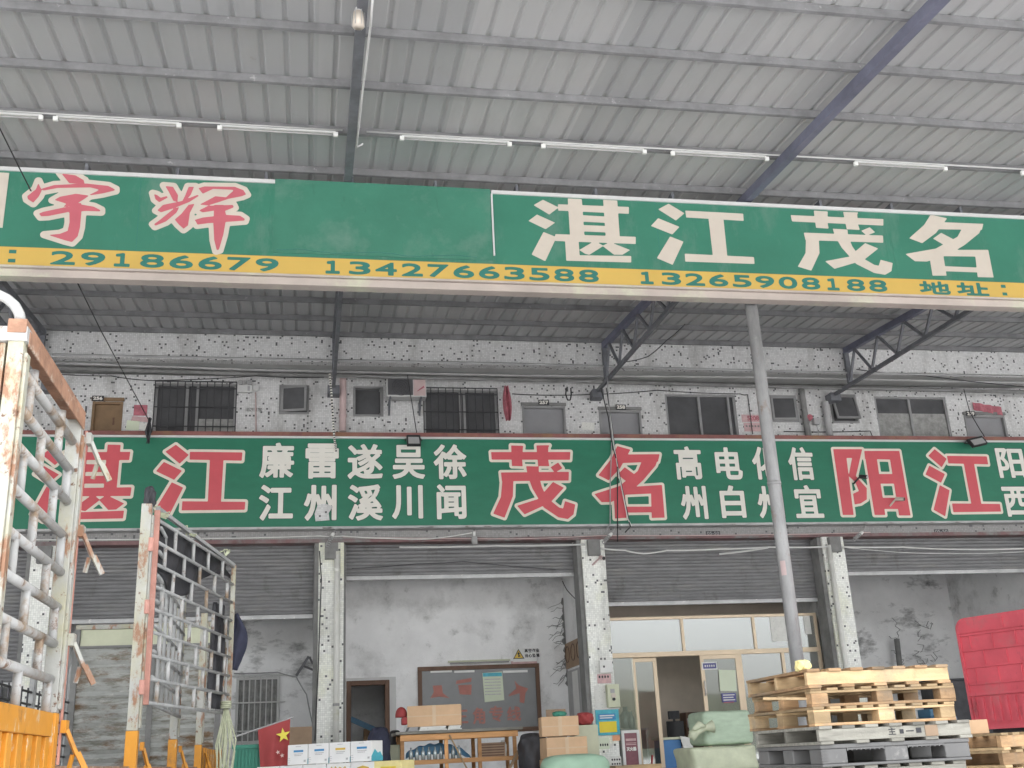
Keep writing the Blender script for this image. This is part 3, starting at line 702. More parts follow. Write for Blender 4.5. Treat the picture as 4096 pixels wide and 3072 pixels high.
HUI = [Z1((845,1068),(870,1075),(890,1090),(925,1080),(935,1095),(880,1125),(855,1105)), Z1((905,1025),(960,1030),(990,1080),(985,1125),(955,1115),(930,1065)), Z1((1040,1030),(1080,1030),(1060,1080),(1030,1115),(1000,1120),(1020,1080)),
       Z1((862,1165),(900,1130),(1000,1110),(1090,1075),(1115,1080),(1050,1122),(960,1158),(890,1180)), Z1((845,1240),(880,1215),(960,1150),(1000,1140),(980,1180),(920,1230),(858,1255)),
       Z1((960,1215),(1000,1180),(1040,1130),(1085,1122),(1055,1180),(1045,1250),(1015,1272),(985,1245)), Z1((1090,1040),(1130,1028),(1300,1030),(1350,1050),(1368,1078),(1340,1090),(1265,1105),(1240,1095),(1285,1055),(1180,1050),(1120,1078)),
       Z1((1090,1135),(1190,1082),(1270,1090),(1265,1105),(1190,1130),(1150,1142)), Z1((1090,1165),(1150,1135),(1290,1130),(1300,1150),(1250,1170),(1200,1168),(1120,1180)),
       Z1((1070,1215),(1120,1200),(1250,1185),(1330,1190),(1360,1210),(1355,1225),(1290,1230),(1150,1240),(1090,1248)), Z1((1180,1130),(1240,1130),(1258,1200),(1240,1300),(1215,1385),(1195,1390),(1180,1330),(1175,1240))]
for g in (YU, HUI):
    glyph(g, YS - .003, 'signcream', sg, 'character_outline', grow=.052); glyph(g, YS - .006, 'signred', sg, 'red_character', grow=-.012)
zmid = lambda u, v0, v1: (P(u, v1, YS).z, P(u, v0, YS).z)
zd0, zd1 = P(1080, 602, YS).z, P(1080, 577, YS).z     # digits of the strip stand at one height
for body, u0, u1 in ((':', 14, 29), ('29186679', 106, 600), ('13427663588', 696, 1292.5), ('13265908188', 1376, 1912), (':', 2156, 2168)):
    x0, x1 = P(u0, 590, YS).x, P(u1, 600, YS).x
    if body == ':':
        for z in (zd0, zd1 - .05): MB().bx(x0, x1, YS - .003, YS - .001, z, z + .05).build('colon_dot', 'signtext', sg)
        continue
    cw = (x1 - x0) / (len(body) - .2)
    for k, ch in enumerate(body):
        c0 = x0 + cw * k
        if ch == '1': text('\uff11', c0 + cw * .12, c0 + cw * .66, zd0 - .01, zd1 + .01, YS - .001, 'signtext', sg, 'digit', off=.014, res=.006)
        else: text(ch, c0, c0 + cw * .82, zd0 - .01, zd1 + .01, YS - .001, 'signtext', sg, 'digit', off=.010, res=.006)
for ch, u0, u1 in (('地', 1986, 2052), ('址', 2066, 2134)):
    text(ch, P(u0, 620, YS).x, P(u1, 620, YS).x, zd0 - .02, zd1 + .02, YS - .001, 'signtext', sg, 'address_character', off=.012, res=.006)

# ================================================================ lower banner
YB = YF - .22
bn = thing('long_banner', 'long green banner with red and white place names along the gallery parapet', 'banner', (5, YB, 6.2))
zbt, zbb = P(1106, 950, YB).z, P(1106, 1134, YB).z
xb0, xb1 = P(34, 1040, YB).x, 18.5
MB().bx(xb0, xb1, YB, YB + .05, zbb, zbt).build('cloth', 'bangreen', bn)
MB().bx(xb0 - .12, xb0 - .002, YB, YB + .05, zbb, zbt).build('red_edge', 'banred', bn)
MB().bx(xb0 - .12, xb1, YB - .03, YB + .06, zbt + .002, zbt + .045).build('upper_rail', 'whitepaint', bn)
lr = MB().bx(xb0 - .12, xb1, YB - .03, YB + .21, zbb - .05, zbb - .002)
for k in range(220):
    x = random.uniform(xb0, 17); lr.bx(x, x + random.uniform(.02, .1), YB - .036, YB - .031, zbb - .045, zbb - .045 + random.uniform(.01, .04))
lr.build('lower_rail', 'rail', bn)
def lowfit(g, u0, v0, u1, v1):
    vm, um = (v0 + v1) / 2, (u0 + u1) / 2
    rg = u0 > 710
    return fit(g, P(u0, v0 if rg else v1, YB).x + .05, P(u1, v1 if rg else v0, YB).x - .05, P(um, v1, YB).z + .05, P(um, v0, YB).z - .05)
Z4 = lambda *p: zz(*p, ou=1659, ov=622, k=3.0, Y=YB)
YANG = [Z4((422,1057),(502,1057),(553,1467),(482,1467)), Z4((480,1057),(612,1057),(570,1225),(640,1300),(640,1370),(600,1395),(560,1402),(550,1335),(588,1318),(565,1262),(522,1225),(545,1112),(480,1112)),
        Z4((625,1068),(700,1068),(760,1467),(690,1467)), Z4((625,1068),(855,1068),(860,1123),(630,1118)), Z4((785,1068),(855,1068),(925,1470),(850,1470)),
        Z4((690,1212),(835,1212),(840,1272),(698,1272)), Z4((720,1360),(850,1360),(860,1430),(730,1430))]
for g, rc in ((ZHAN, (58, 955, 297, 1131)), (JIANG, (325, 956, 540, 1117)), (MAO, (1054, 957, 1250, 1127)), (MING, (1271, 959, 1443, 1125)), (YANG, (1794, 966, 1972, 1119)), (JIANG, (1984, 966, 2170, 1120))):
    q = lowfit(g, *rc); glyph(q, YB - .003, 'bancream', bn, 'character_outline', grow=.055, res=.015); glyph(q, YB - .006, 'banred', bn, 'red_character', res=.015)
def word(ch, r, tile):
    ou = {2: 553, 3: 1106, 4: 1659}[tile]
    u0, v0, u1, v1 = ou + r[0] / 3, 622 + r[1] / 3, ou + r[2] / 3, 622 + r[3] / 3
    rgt = u0 > 710
    a, b = P(u0, v0 if rgt else v1, YB).x, P(u1, v1 if rgt else v0, YB).x
    c, d = P((u0 + u1) / 2, v1, YB).z, P((u0 + u1) / 2, v0, YB).z
    text(ch, a - .012, b + .012, c - .012, d + .012, YB - .001, 'banshadow', bn, 'character_shadow', off=.034)
    text(ch, a, b, c, d, YB - .003, 'banwhite', bn, 'white_character', off=.022)
for ch, r, t in (('廉', (20,1003,250,1232), 2), ('雷', (318,1008,537,1236), 2), ('遂', (594,1012,822,1238), 2), ('吴', (883,1018,1096,1238), 2), ('徐', (1148,1014,1368,1240), 2),
                 ('江', (15,1276,243,1507), 2), ('州', (308,1276,523,1508), 2), ('溪', (596,1273,823,1508), 2), ('川', (880,1278,1084,1497), 2), ('闻', (1168,1273,1366,1499), 2),
                 ('高', (1043,1027,1241,1242), 3), ('电', (1307,1033,1501,1242), 3), ('化', (1544,1030,1735,1242), 3), ('州', (1083,1283,1276,1501), 3), ('白', (1339,1280,1522,1491), 3), ('州', (1578,1283,1772,1492), 3),
                 ('信', (118,1032,311,1246), 4), ('宜', (157,1278,367,1491), 4), ('阳', (1466,1038,1682,1232), 4), ('西', (1508,1288,1722,1482), 4)):
    word(ch, r, t)
# ================================================================ things on the facade and roof
def plate(name, label, cat, r, Y, m, th=.02, group=None, bevel=0):
    a, b, c, d = r
    t = thing(name, label, cat, ((a + b) / 2, Y, c), group)
    MB().bx(a, b, Y - th, Y, c, d).build('face', m, t, bevel=bevel)
    return t, (a, b, c, d)
for num, uv, lab in (('256', (199, 855, 224, 866), 'black plate numbered 256 above the brown door'), ('257', (1163, 864, 1186, 875), 'black plate numbered 257 above a grey door'),
                     ('258', (1330, 874, 1352, 885), 'black plate numbered 258 above a grey door'), ('259', (2087, 888, 2106, 899), 'black plate numbered 259 beside a faded red strip')):
    t, (a, b, c, d) = plate('number_plate', lab, 'number plate', rect(*uv, YW - .06), YW - .055, 'blackpaint', .012, 'door number plates of the upper floor')
    text(num, a + .02, b - .02, c + .018, d - .018, YW - .0685, 'banwhite', t, 'number', off=.006, res=.003)
# air conditioner
a, b, c, d = rect(835, 817, 921, 857, 22.55)
ac = thing('air_conditioner', 'outdoor air conditioner unit with one big fan on wall brackets', 'air conditioner', ((a + b) / 2, 22.6, c))
MB().bx(a, b, 22.55, 22.85, c, d).build('casing', 'acwhite', ac, bevel=.015)
w_ = b - a
MB().bx(a + .03, a + w_ * .66, 22.535, 22.549, c + .04, d - .03).build('fan_recess', 'screen', ac)
g = MB()
for k in range(4):
    r_ = (d - c) * (.12 + .11 * k); g.tube([(a + w_ * .36 + r_ * math.cos(q), 22.522, (c + d) / 2 + r_ * math.sin(q)) for q in np.linspace(0, 6.2832, 25)], .005, 5)
for k in range(8):
    q = k * math.pi / 4; g.bar((a + w_ * .36, 22.522, (c + d) / 2), (a + w_ * .36 + (d - c) * .46 * math.cos(q), 22.522, (c + d) / 2 + (d - c) * .46 * math.sin(q)), .006)
g.build('fan_grille', 'darkmetal', ac)
MB().bx(a + w_ * .68, b - .02, 22.544, 22.549, c + .03, d - .03).build('front_panel', 'acpink', ac)
MB().prism([(a + w_ * .76, c + .12), (a + w_ * .95, c + .22), (a + w_ * .93, c + .26), (a + w_ * .78, c + .15)], 22.54, 22.5435).build('stripe', 'redpaper', ac)
for x in (a + .08, b - .12): MB().bar((x, 22.52, c - .02), (x, YW, c - .02), .04).bar((x, YW - .02, c - .3), (x, YW - .02, c - .041), .04).bar((x, 22.62, c - .04), (x, YW - .03, c - .28), .03).build('bracket', 'truss', ac)
# floodlights
def flood(u0, v0, u1, v1, lab, tilt):
    a, b, c, d = rect(u0, v0, u1, v1, 21.5); cx, cz = (a + b) / 2, (c + d) / 2; w, h = b - a, d - c
    t = thing('floodlight', lab, 'floodlight', (cx, 21.5, c), 'floodlights over the long banner')
    mt = Matrix.Translation((cx, 21.5, cz)) @ Matrix.Rotation(R(-25), 4, 'X') @ Matrix.Rotation(R(tilt), 4, 'Y')
    h *= .9
    MB().obx(mt, w * .86, .07, h).build('housing', 'black', t, bevel=.01)
    MB().obx(mt @ Matrix.Translation((0, -.037, -.02)), w * .68, .008, h * .66).build('lens', 'lampglass', t)
    MB().tube([mt @ Vector((-w / 2, 0, 0)), mt @ Vector((-w / 2, .08, h * .4)), (cx, 21.82, d + .02), mt @ Vector((w / 2, .08, h * .4)), mt @ Vector((w / 2, 0, 0))], .012, 6).build('bracket', 'black', t)
flood(876, 937, 911, 967, 'black floodlight above the banner below the air conditioner', 0); flood(2089, 943, 2132, 966, 'tilted black floodlight above the banner below door 259', -14)
# fluorescent tubes under the third purlin
zt = rz_(12.40) - .10; yt = 12.32
def xat(u): return PX_(u)
def PX_(u): # x on the line y = yt, z = zt
    lo_, hi_ = -30., 40.
    for _ in range(50):
        m_ = (lo_ + hi_) / 2; q = CM @ (np.array([m_, yt, zt]) - EYE); uu = (q[0] / q[2] * FPX + 2048) / S
        if uu < u: lo_ = m_
        else: hi_ = m_
    return lo_
tl0 = thing('tube_light', '', 'tube light', (0, yt, zt), 'tube lights along the purlin')
L_ = 1.24
MB().bx(-L_ / 2, L_ / 2, yt - .02, yt + .02, zt + .040, zt + .068).build('batten', 'acwhite', tl0)
MB().tube([(-L_ / 2 + .03, yt - .03, zt), (L_ / 2 - .03, yt - .03, zt)], .0115, 10).build('tube', 'lampglass', tl0, smooth=True)
for s_ in (-1, 1): MB().bx(s_ * L_ / 2 - .025, s_ * L_ / 2 + .025, yt - .045, yt - .01, zt - .018, zt + .039).build('lamp_holder', 'whiteplastic', tl0)
labs = ['tube light cut off by the left edge of the photo', 'tube light above the red calligraphy characters, leftmost whole one', 'tube light just left of the thin dark rafter', 'tube light just right of the dark rafter and white pipe',
        'tube light second to the right of the dark rafter', 'tube light just left of the blue rafter', 'tube light just right of the blue rafter', 'tube light cut off by the right edge of the photo']
for k, (u0, u1) in enumerate(((-90, 37), (121, 387), (475, 725), (868, 1100), (1173, 1391), (1452, 1655), (1847, 2040), (2194, 2380))):
    t = tl0 if k == 0 else copy_tree(tl0)
    xx = (PX_(u0) + PX_(u1)) / 2; t.location = (xx, yt, zt); t['label'] = labs[k]; t.scale.x = (PX_(u1) - PX_(u0)) / L_ if 0 < k < 7 else 1.0
# parts were built around x = 0, so moving the Empty carries them
wire('lamp_conduit', 'thin white conduit feeding the tube lights along the purlin', [(PX_(-60), yt - .01, zt + .09), (PX_(740), yt - .01, zt + .09)], .011, 'acwhite', 'conduit')
wire('lamp_conduit', 'white conduit running along the purlin right of the dark rafter', [(PX_(792), yt - .01, zt + .09), (PX_(2300), yt - .01, zt + .09)], .013, 'whitepaint', 'conduit')
# white pipe along the dark rafter with lantern
def under_roof(u, v, dz):
    d = _ray(u, v); k = (ZR - SL * YF - dz - EYE[2]) / (d[2] - SL * d[1]); return Vector(EYE + d * k)
wp = MB().tube([under_roof(u, v, .19) for u, v in ((806, -14), (801, 50), (794, 110), (782, 210), (770, 318), (784, 311))], .013, 8)
tag(wp.build('white_pipe', 'whitepaint', smooth=True), 'thin white pipe running down beside the dark rafter', 'pipe')
q = PX(774, 40, .40)
lt = thing('caged_lamp', 'cream glass lamp hanging at the top of the dark rafter', 'lamp', q)
MB().tube([q + Vector((0, 0, -.10)), q + Vector((0, 0, .07))], [.062, .052], 14).build('globe', 'signcream', lt, smooth=True)
MB().tube([q + Vector((0, 0, .07)), q + Vector((0, 0, .12))], [.05, .035], 14).build('cap', 'whitepaint', lt)
MB().tube([q + Vector((0, 0, .12)), q + Vector((.02, .02, .35))], .01, 6).build('stem', 'greywire', lt)
cg = MB()
for k in range(6):
    an = k * math.pi / 3; cg.tube([q + Vector((.066 * math.cos(an), .066 * math.sin(an), z)) for z in (-.105, 0, .08)], .004, 5)
cg.build('wire_guard', 'rail', lt)
# conduits and cables along the gallery
def facade(name, lab, uv, Y, r, m, cat='cable', sag=0, grp=None): return wire(name, lab, [P(u, v, Y) for u, v in uv], r, m, cat, sag, grp)
facade('pipe_run', 'grey conduit along the lower edge of the tiled beam', [(113, 766), (700, 778), (1106, 786), (1640, 801), (2260, 815)], YF - .05, .028, 'conduit', 'pipe')
facade('pipe_run', 'second grey conduit hung just below the tiled beam', [(120, 784), (553, 799), (1106, 811), (1640, 815), (2260, 828)], YF + .2, .028, 'conduit', 'pipe')
facade('pipe_run', 'thick dark pipe under the gallery ceiling', [(60, 793), (553, 808), (1106, 820), (1640, 834), (2260, 848)], YF + .5, .055, 'concrete', 'pipe')
for pts, Y, m, lab in (([(100, 806), (240, 812), (330, 822), (553, 812), (700, 815)], YF + .4, 'wire', 'slack black cable above the barred window of door 256'),
                       ([(714, 815), (790, 812), (1000, 817), (1180, 828), (1300, 820)], YF + .1, 'greywire', 'thin grey cable looping above the air conditioner'),
                       ([(880, 810), (890, 870), (901, 940)], YF - .02, 'wire', 'black cable dropping to the floodlight below the air conditioner'),
                       ([(1106, 851), (1250, 853), (1420, 843), (1600, 851), (1615, 852), (1626, 938)], YW - .04, 'wire', 'black cable along the wall above doors 257 and 258'),
                       ([(1660, 835), (1900, 840), (2080, 842), (2230, 836)], YF + .3, 'greywire', 'pale cable sagging above the flowered curtain window'),
                       ([(1693, 932), (1880, 931), (1886, 945)], YW - .04, 'wire', 'black conduit low on the wall beside the curtain window'),
                       ([(1850, 798), (2000, 812), (2240, 838)], YF - .02, 'wire', 'black cable below the beam at right'),
                       ([(2082, 840), (2095, 890), (2128, 945)], YF + .1, 'wire', 'thin cable dropping to the floodlight below door 259'),
                       ([(1347, 782), (1400, 770), (1440, 735), (1480, 700)], 20.5, 'wire', 'drooping black cable beside the middle truss')):
    facade('cable', lab, pts, Y, .011, m, sag=.02)
# cables hanging over the banner at the middle truss
for pts, m, lab in (([(1312, 815), (1316, 880), (1322, 940), (1318, 1050), (1318, 1130), (1306, 1152)], 'greywire', 'pale cable hanging over the second red character group'),
                    ([(1310, 838), (1320, 905), (1330, 985), (1345, 1060), (1362, 1138), (1350, 1150)], 'wire', 'black cable bundle crossing the red character under the truss'),
                    ([(1316, 880), (1326, 960), (1336, 1020), (1356, 1120), (1364, 1136)], 'whitewire', 'white cable crossing the red character under the truss'),
                    ([(1298, 838), (1314, 900), (1322, 960), (1334, 1000), (1334, 1170)], 'wire', 'straight black cable hanging past the banner beside pillar two')):
    facade('cable', lab, pts, YB - .06, .013, m)
rp = [P(u, v, YF - .28) for u, v in ((712, 808), (716, 850), (719, 900), (722, 945), (726, 975))]
t = MB().tube(rp, .02, 8).build('striped_rope', 'black'); tag(t, 'black and white striped rope hanging from the dark rafter', 'rope')
sp = MB(); T_ = [rp[0].lerp(rp[-1], k / 60) for k in range(61)]
for k in range(0, 60, 2):
    p = rp[0].lerp(rp[-1], k / 60); q = rp[0].lerp(rp[-1], (k + 1) / 60); i = min(3, k * 4 // 60); f_ = k * 4 / 60 - i
    p = rp[i].lerp(rp[i + 1], f_); q = rp[i].lerp(rp[i + 1], min(1, f_ + .067)); sp.tube([p, q], .0225, 8)
sp.build('white_band', 'banwhite', t)
wire('guy_wire', 'thin dark wire slanting in front of the signboard at left', [P(-8, 262, 12.2), P(42, 363, 13.2), P(157, 590, 15.2), P(217, 712, 17.5), P(320, 905, 21.6)], .009, 'wire', 'wire')
rg = MB()
for k in range(5):
    x, z = P(322, 935, 21.68).x, P(322, 935, 21.68).z; rg.tube([(x + random.uniform(-.04, .04), 21.68 - .02 * k, z + .30), (x + random.uniform(-.05, .05), 21.66 - .02 * k, z), (x + random.uniform(-.04, .04), 21.68 - .02 * k, z - random.uniform(.15, .3))], [.012, .026, .006], 6)
tag(rg.build('hanging_rag', 'tarp', smooth=True), 'black rag hanging over the top edge of the banner', 'rag')
# emergency light
a, b, c, d = rect(513, 832, 545, 848, YW - .05)
em = thing('emergency_light', 'white twin emergency light beside the barred window', 'emergency light', ((a + b) / 2, YW, c))
MB().bx(a, b, YW - .08, YW - .002, c, d).build('case', 'acwhite', em, bevel=.008)
for x in (a + .06, b - .06): MB().tube([(x, YW - .1, d + .05), (x, YW - .04, d + .05)], [.06, .05], 14).build('lamp_head', 'lampglass', em)
MB().bx(b - .1, b - .05, YW - .083, YW - .0805, c + .03, d - .03).build('switch', 'greywire', em)
facade('cable_duct', 'pale vertical cable duct below the emergency light', [(552, 848), (553, 932)], YW - .02, .016, 'acpink', 'duct')
a, b, c, d = rect(546, 834, 559, 845, YW); tag(MB().bx(a, b, YW - .06, YW - .002, c, d).build('junction_box', 'acwhite', bevel=.006), 'small white junction box at the head of the pale duct', 'junction box')
text('185291', P(531, 885, YW).x, P(549, 885, YW).x, P(540, 889, YW).z, P(540, 881, YW).z, YW - .003, 'concrete', bld, 'stencilled_number', off=.003, res=.003)
text('1780', P(554, 885, YW).x, P(566, 885, YW).x, P(540, 889, YW).z, P(540, 881, YW).z, YW - .003, 'concrete', bld, 'stencilled_number', off=.003, res=.003)
# papers stuck on the upper wall
def poster(lab, uv, Y, m, cat='notice', txt=None, tm='concrete', name='wall_notice', tilt=0, off=.006):
    a, b, c, d = rect(*uv, Y); t = thing(name, lab, cat, ((a + b) / 2, Y, c))
    n = MB(); k = random.uniform(.01, .03) if tilt else 0
    n.prism([(a, c + k), (b, c), (b + k, d - k), (a + k, d)], Y - .008, Y - .002).build('sheet', m, t)
    if txt:
        for ch, fx0, fx1, fz0, fz1 in txt: text(ch, a + (b - a) * fx0, a + (b - a) * fx1, c + (d - c) * fz0, c + (d - c) * fz1, Y - .0095, tm, t, 'lettering', off=off, res=.004)
    return t, (a, b, c, d)
poster('dark red square paper on the tiled wall right of the brown door', (289, 875, 318, 898), YW, 'redpaper', 'paper', None)
poster('torn pink paper below the dark red square paper', (283, 899, 320, 912), YW, 'pinkpaper', 'paper', None, tilt=1)
for u, v, lab in ((1540, 1152, 'small dark stencilled plate on the tiled beam left of the round pole'), (2033, 1148, 'small dark stencilled plate on the tiled beam at right')):
    t, r = poster(lab, (u - 15, v - 4.5, u + 15, v + 4.5), YF - .002, 'darkmetal', 'plate', None, name='beam_plate')
    text('05-50', r[0] + .02, r[1] - .02, r[2] + .012, r[3] - .012, YF - .0115, 'greywire', t, 'lettering', off=.002, res=.004)
poster('yellowed notice at the foot of the wall right of the brown door', (272, 908, 300, 930), YW, 'greenpaper', 'paper', None, tilt=1)
poster('small stained notice left of the hanging rag', (300, 913, 318, 930), YW, 'paper', 'paper', None, tilt=1)
poster('pink notice with the number 5208 beside the grey pole', (1602, 896, 1641, 912), YW, 'pinkpaper', 'notice', [('5208', .3, .95, .2, .85)], 'redpaper')
poster('second pink notice just below the 5208 notice', (1607, 914, 1644, 932), YW, 'pinkpaper', 'notice', [('•••••', .1, .9, .5, .75)], 'concrete', off=0)
poster('small white paper between doors 257 and 258', (1255, 912, 1283, 930), YW, 'paper', 'paper', None, tilt=1)
a, b, c, d = rect(2106, 868, 2166, 896, YW - .1)
tag(MB().grid(lambda i, j: (a + (b - a) * i, YW - .05 + .02 * math.sin(i * 19), c + (d - c) * j * (1 - .35 * i) + (.14 * (1 - i) if j < .5 else .0)), 24, 4).build('faded_strip', 'redpaper', solid=.006), 'faded red cloth strip torn above door 259', 'cloth')
a, b, c, d = rect(1087, 834, 1105, 908, 22.7)
tag(MB().grid(lambda i, j: (a + (b - a) * (.5 + (i - .5) * (.5 + .5 * math.sin(j * 3.1))), 22.7 + .05 * math.sin(i * 11 + j * 3), c + (d - c) * j), 14, 10).build('furled_flag', 'redpaper', solid=.008), 'dark red furled cloth hanging beside door 257', 'cloth')
# alarm bell, pipes
q = P(1748, 902, YW - .12)
al = thing('alarm_bell', 'red round alarm bell between two pipes on the upper wall', 'alarm bell', q)
MB().tube([q + Vector((0, -.05, 0)), q + Vector((0, .06, 0))], [.07, .085], 18).build('gong', 'redpaper', al, smooth=True)
q2 = P(1763, 910, YW - .08); MB().bx(q2.x - .07, q2.x + .07, YW - .12, YW - .004, q2.z - .08, q2.z + .08).build('control_box', 'conduit', al, bevel=.006)
MB().tube([q2 + Vector((0, 0, -.08)), q2 + Vector((.02, 0, -.45))], .012, 6).tube([q + Vector((0, .05, -.08)), q + Vector((.03, .05, -.5))], .012, 6).build('tail_pipe', 'conduit', al)
for u, v0, v1, r_, m, lab in ((741, 812, 932, .075, 'acpink', 'pale drainpipe on the upper wall beside the striped rope'), (1782, 868, 942, .08, 'conduit', 'grey drainpipe right of the alarm bell'), (1731, 838, 942, .07, 'concrete', 'dark drainpipe left of the alarm bell')):
    p0, p1 = P(u, v0, YW - .1), P(u, v1, YW - .1); p1.x = p0.x
    tag(MB().tube([p0, p1], r_, 14).tube([p0.lerp(p1, .7), p0.lerp(p1, .74)], r_ + .012, 14).build('drainpipe', m, smooth=False), lab, 'drainpipe')
facade('hose_loop', 'black hose hanging in a loop under the gallery ceiling', [(1223, 838), (1222, 852), (1226, 864), (1232, 864), (1234, 852), (1233, 838)], YF + .6, .016, 'wire', 'hose')
# bracket arm shape at first pillar
q = [P(u, v, 22.15) for u, v in ((640, 1460), (667, 1418), (676, 1434), (656, 1438), (676, 1446))]
tag(MB().bar(q[0], q[1], .05).bar(q[1] + Vector((.01, .06, 0)), q[2] + Vector((0, .06, 0)), .04).bar(q[3] + Vector((0, .1, 0)), q[4] + Vector((0, .1, 0)), .04).build('wall_bracket', 'darkmetal'), 'dark angled steel bracket beside the first pillar', 'bracket')
# lamps under the beam
def spiral(u, v, lab, dx):
    q = P(u, v, 21.75); t = thing('spiral_bulb', lab, 'lamp', q, 'spiral bulbs at the pillar tops')
    ax = Vector((dx, -.2, -.75)).normalized(); s_ = ax.cross(Vector((0, 1, 0))).normalized(); t2 = ax.cross(s_)
    MB().tube([q + ax * (k * .0035) + (s_ * math.cos(k * .5) + t2 * math.sin(k * .5)) * .035 for k in range(64)], .011, 6).build('coil', 'lampglass', t, smooth=True)
    MB().tube([q - ax * .09, q - ax * .005], [.03, .042], 12).build('socket', 'whiteplastic', t)
    MB().bar(q - ax * .09, Vector((q.x - ax.x * .4, 21.98, q.z + .32)), .02).build('arm', 'rail', t)
spiral(716, 1160, 'spiral bulb on an arm above the first pillar with the white pipe', -.35); spiral(1316, 1158, 'spiral bulb on an arm above the pillar with notices', -.75); spiral(1858, 1154, 'spiral bulb on an arm above the third pillar at right', -1.1)
q = P(1025, 1166, 21.9); t = thing('light_bulb', 'big white light bulb hanging under the middle of the second bay beam', 'lamp', q)
MB().tube([q + Vector((0, 0, z)) for z in (-.10, -.09, -.02, .05, .08)], [.02, .062, .066, .062, .035], 14).build('bulb', 'lampglass', t, smooth=True)
MB().tube([q + Vector((0, 0, .08)), q + Vector((0, 0, .17))], .028, 10).build('socket', 'whiteplastic', t)
MB().tube([q + Vector((0, 0, .17)), q + Vector((0, .03, .3))], .008, 6).build('cord', 'wire', t)
for uv, Y, r_, m, lab, cat in (([(863, 1182), (1070, 1179), (1264, 1176)], 21.98, .022, 'whitepaint', 'white pipe along the top of the second shutter', 'pipe'),
                          ([(-10, 1166), (400, 1164), (690, 1158), (740, 1158), (840, 1163), (930, 1164), (1020, 1151)], 21.93, .014, 'whitewire', 'white cable running under the banner to the hanging bulb', 'cable'),
                          ([(740, 1160), (1106, 1164), (1300, 1157), (1660, 1155), (1880, 1150)], 21.94, .012, 'acpink', 'thin pink cable along the beam under the banner', 'cable'),
                          ([(1296, 1184), (1350, 1189), (1390, 1196), (1440, 1189), (1554, 1186), (1659, 1182), (1800, 1181), (1950, 1182), (2090, 1187), (2240, 1184)], 21.9, .018, 'whitewire', 'white cable strung across the third and fourth shutters', 'cable'),
                          ([(1554, 1197), (1659, 1183)], 21.86, .022, 'whitepaint', 'loose white pipe slanting beside the round pole', 'pipe'),
                          ([(1830, 1183), (1960, 1194), (2100, 1196), (2240, 1190)], 21.88, .008, 'whitewire', 'thin white cable over the fourth shutter', 'cable'),
                          ([(690, 1190), (694, 1250), (687, 1450), (680, 1600)], 21.96, .012, 'wire', 'black cable running down the first pillar', 'cable'),
                          ([(505, 1455), (600, 1452), (640, 1462), (662, 1500), (672, 1550), (680, 1580)], 24.5, .014, 'greywire', 'grey cable curving over the barred window of the first bay', 'cable'),
                          ([(760, 1228), (900, 1218), (1000, 1213), (1200, 1230)], 22.28, .007, 'wire', 'slack black cable across the second shutter', 'cable'),
                          ([(1215, 1255), (1225, 1275), (1250, 1300), (1256, 1300)], 23.0, .01, 'wire', 'black cable in the corner beside the cracked plaster', 'cable')):
    facade('cable' if cat == 'cable' else 'pipe_run', lab, uv, Y, r_, m, cat, .01)
# cameras on the banner
def cctv(u, v, Y, lab, m1='black', m2='lampglass', dx=.5):
    q = P(u, v, Y); t = thing('security_camera', lab, 'camera', q)
    ax = Vector((dx, -.8, -.25)).normalized()
    MB().tube([q - ax * .1, q + ax * .08], .045, 12).build('body', m1, t); MB().tube([q + ax * .081, q + ax * .09], .036, 12).build('lens_ring', m2, t)
    MB().tube([q - ax * .1, Vector((q.x - .18, Y + .18, q.z - .12))], .02, 8).build('arm', m1, t)
cctv(1866, 1030, YB - .2, 'black security camera on the red character right of the round pole'); cctv(1945, 1078, YB - .18, 'small cream security camera low on the banner', 'signcream', 'black', .8); cctv(1301, 1205, 21.82, 'pale security camera near the top of the second pillar', 'acpink', 'black', .1)
# torn tiles under banner
q = P(697, 1103, YB - .03); tag(MB().prism([(q.x - .16, q.z - .06), (q.x - .1, q.z + .12), (q.x + .05, q.z + .14), (q.x + .2, q.z + .08), (q.x + .12, q.z - .05), (q.x + .14, q.z - .2), (q.x - .14, q.z - .22)], YB - .05, YB - .02).build('torn_patch', 'tile'), 'torn tiled patch showing through the banner above the first pillar', 'patch')
# pillar pipes
for u, lab, m in ((727, 'white drainpipe on the first full pillar', 'pvc'), (1822, 'pale drainpipe on the third pillar at right', 'pvc')):
    p = P(u, 1400, YF - .07); t = thing('downpipe', lab, 'drainpipe', (p.x, p.y, F), 'drainpipes on the pillars')
    MB().tube([(p.x, p.y, F), (p.x, p.y, 5.6)], .058, 14).build('pipe', m, t, smooth=True)
    for z in (2.6, 3.9, 5.2): MB().tube([(p.x, p.y, z), (p.x, p.y, z + .05)], .066, 14).build('joint', 'greywire' if z == 2.6 else m, t)
# pillar two notices and boxes
YP = YF - .004
poster('white notice sheet with small print left of the meter box', (1284, 1480, 1308, 1530), YP, 'paper', 'notice')
poster('pink printed notice above the meter box on the second pillar', (1290, 1456, 1320, 1476), YP, 'pinkpaper', 'notice', [('••••', .1, .85, .55, .85)], 'blackpaint', off=0)
a, b, c, d = rect(1294, 1427, 1321, 1454, YP)
t = thing('switch_box', 'white square switch box near the top of the notices on the second pillar', 'switch box', ((a + b) / 2, YP, c)); MB().bx(a, b, YP - .07, YP, c, d).build('case', 'whiteplastic', t, bevel=.006); MB().bx(a + .07, a + .1, YP - .078, YP - .071, (c + d) / 2 - .02, (c + d) / 2 + .02).build('latch', 'black', t)
a, b, c, d = rect(1309, 1479, 1335, 1529, YP)
t = thing('meter_box', 'pale green electric meter box on the second pillar', 'meter box', ((a + b) / 2, YP, c)); MB().bx(a, b, YP - .14, YP - .002, c, d).build('case', 'meter', t, bevel=.012)
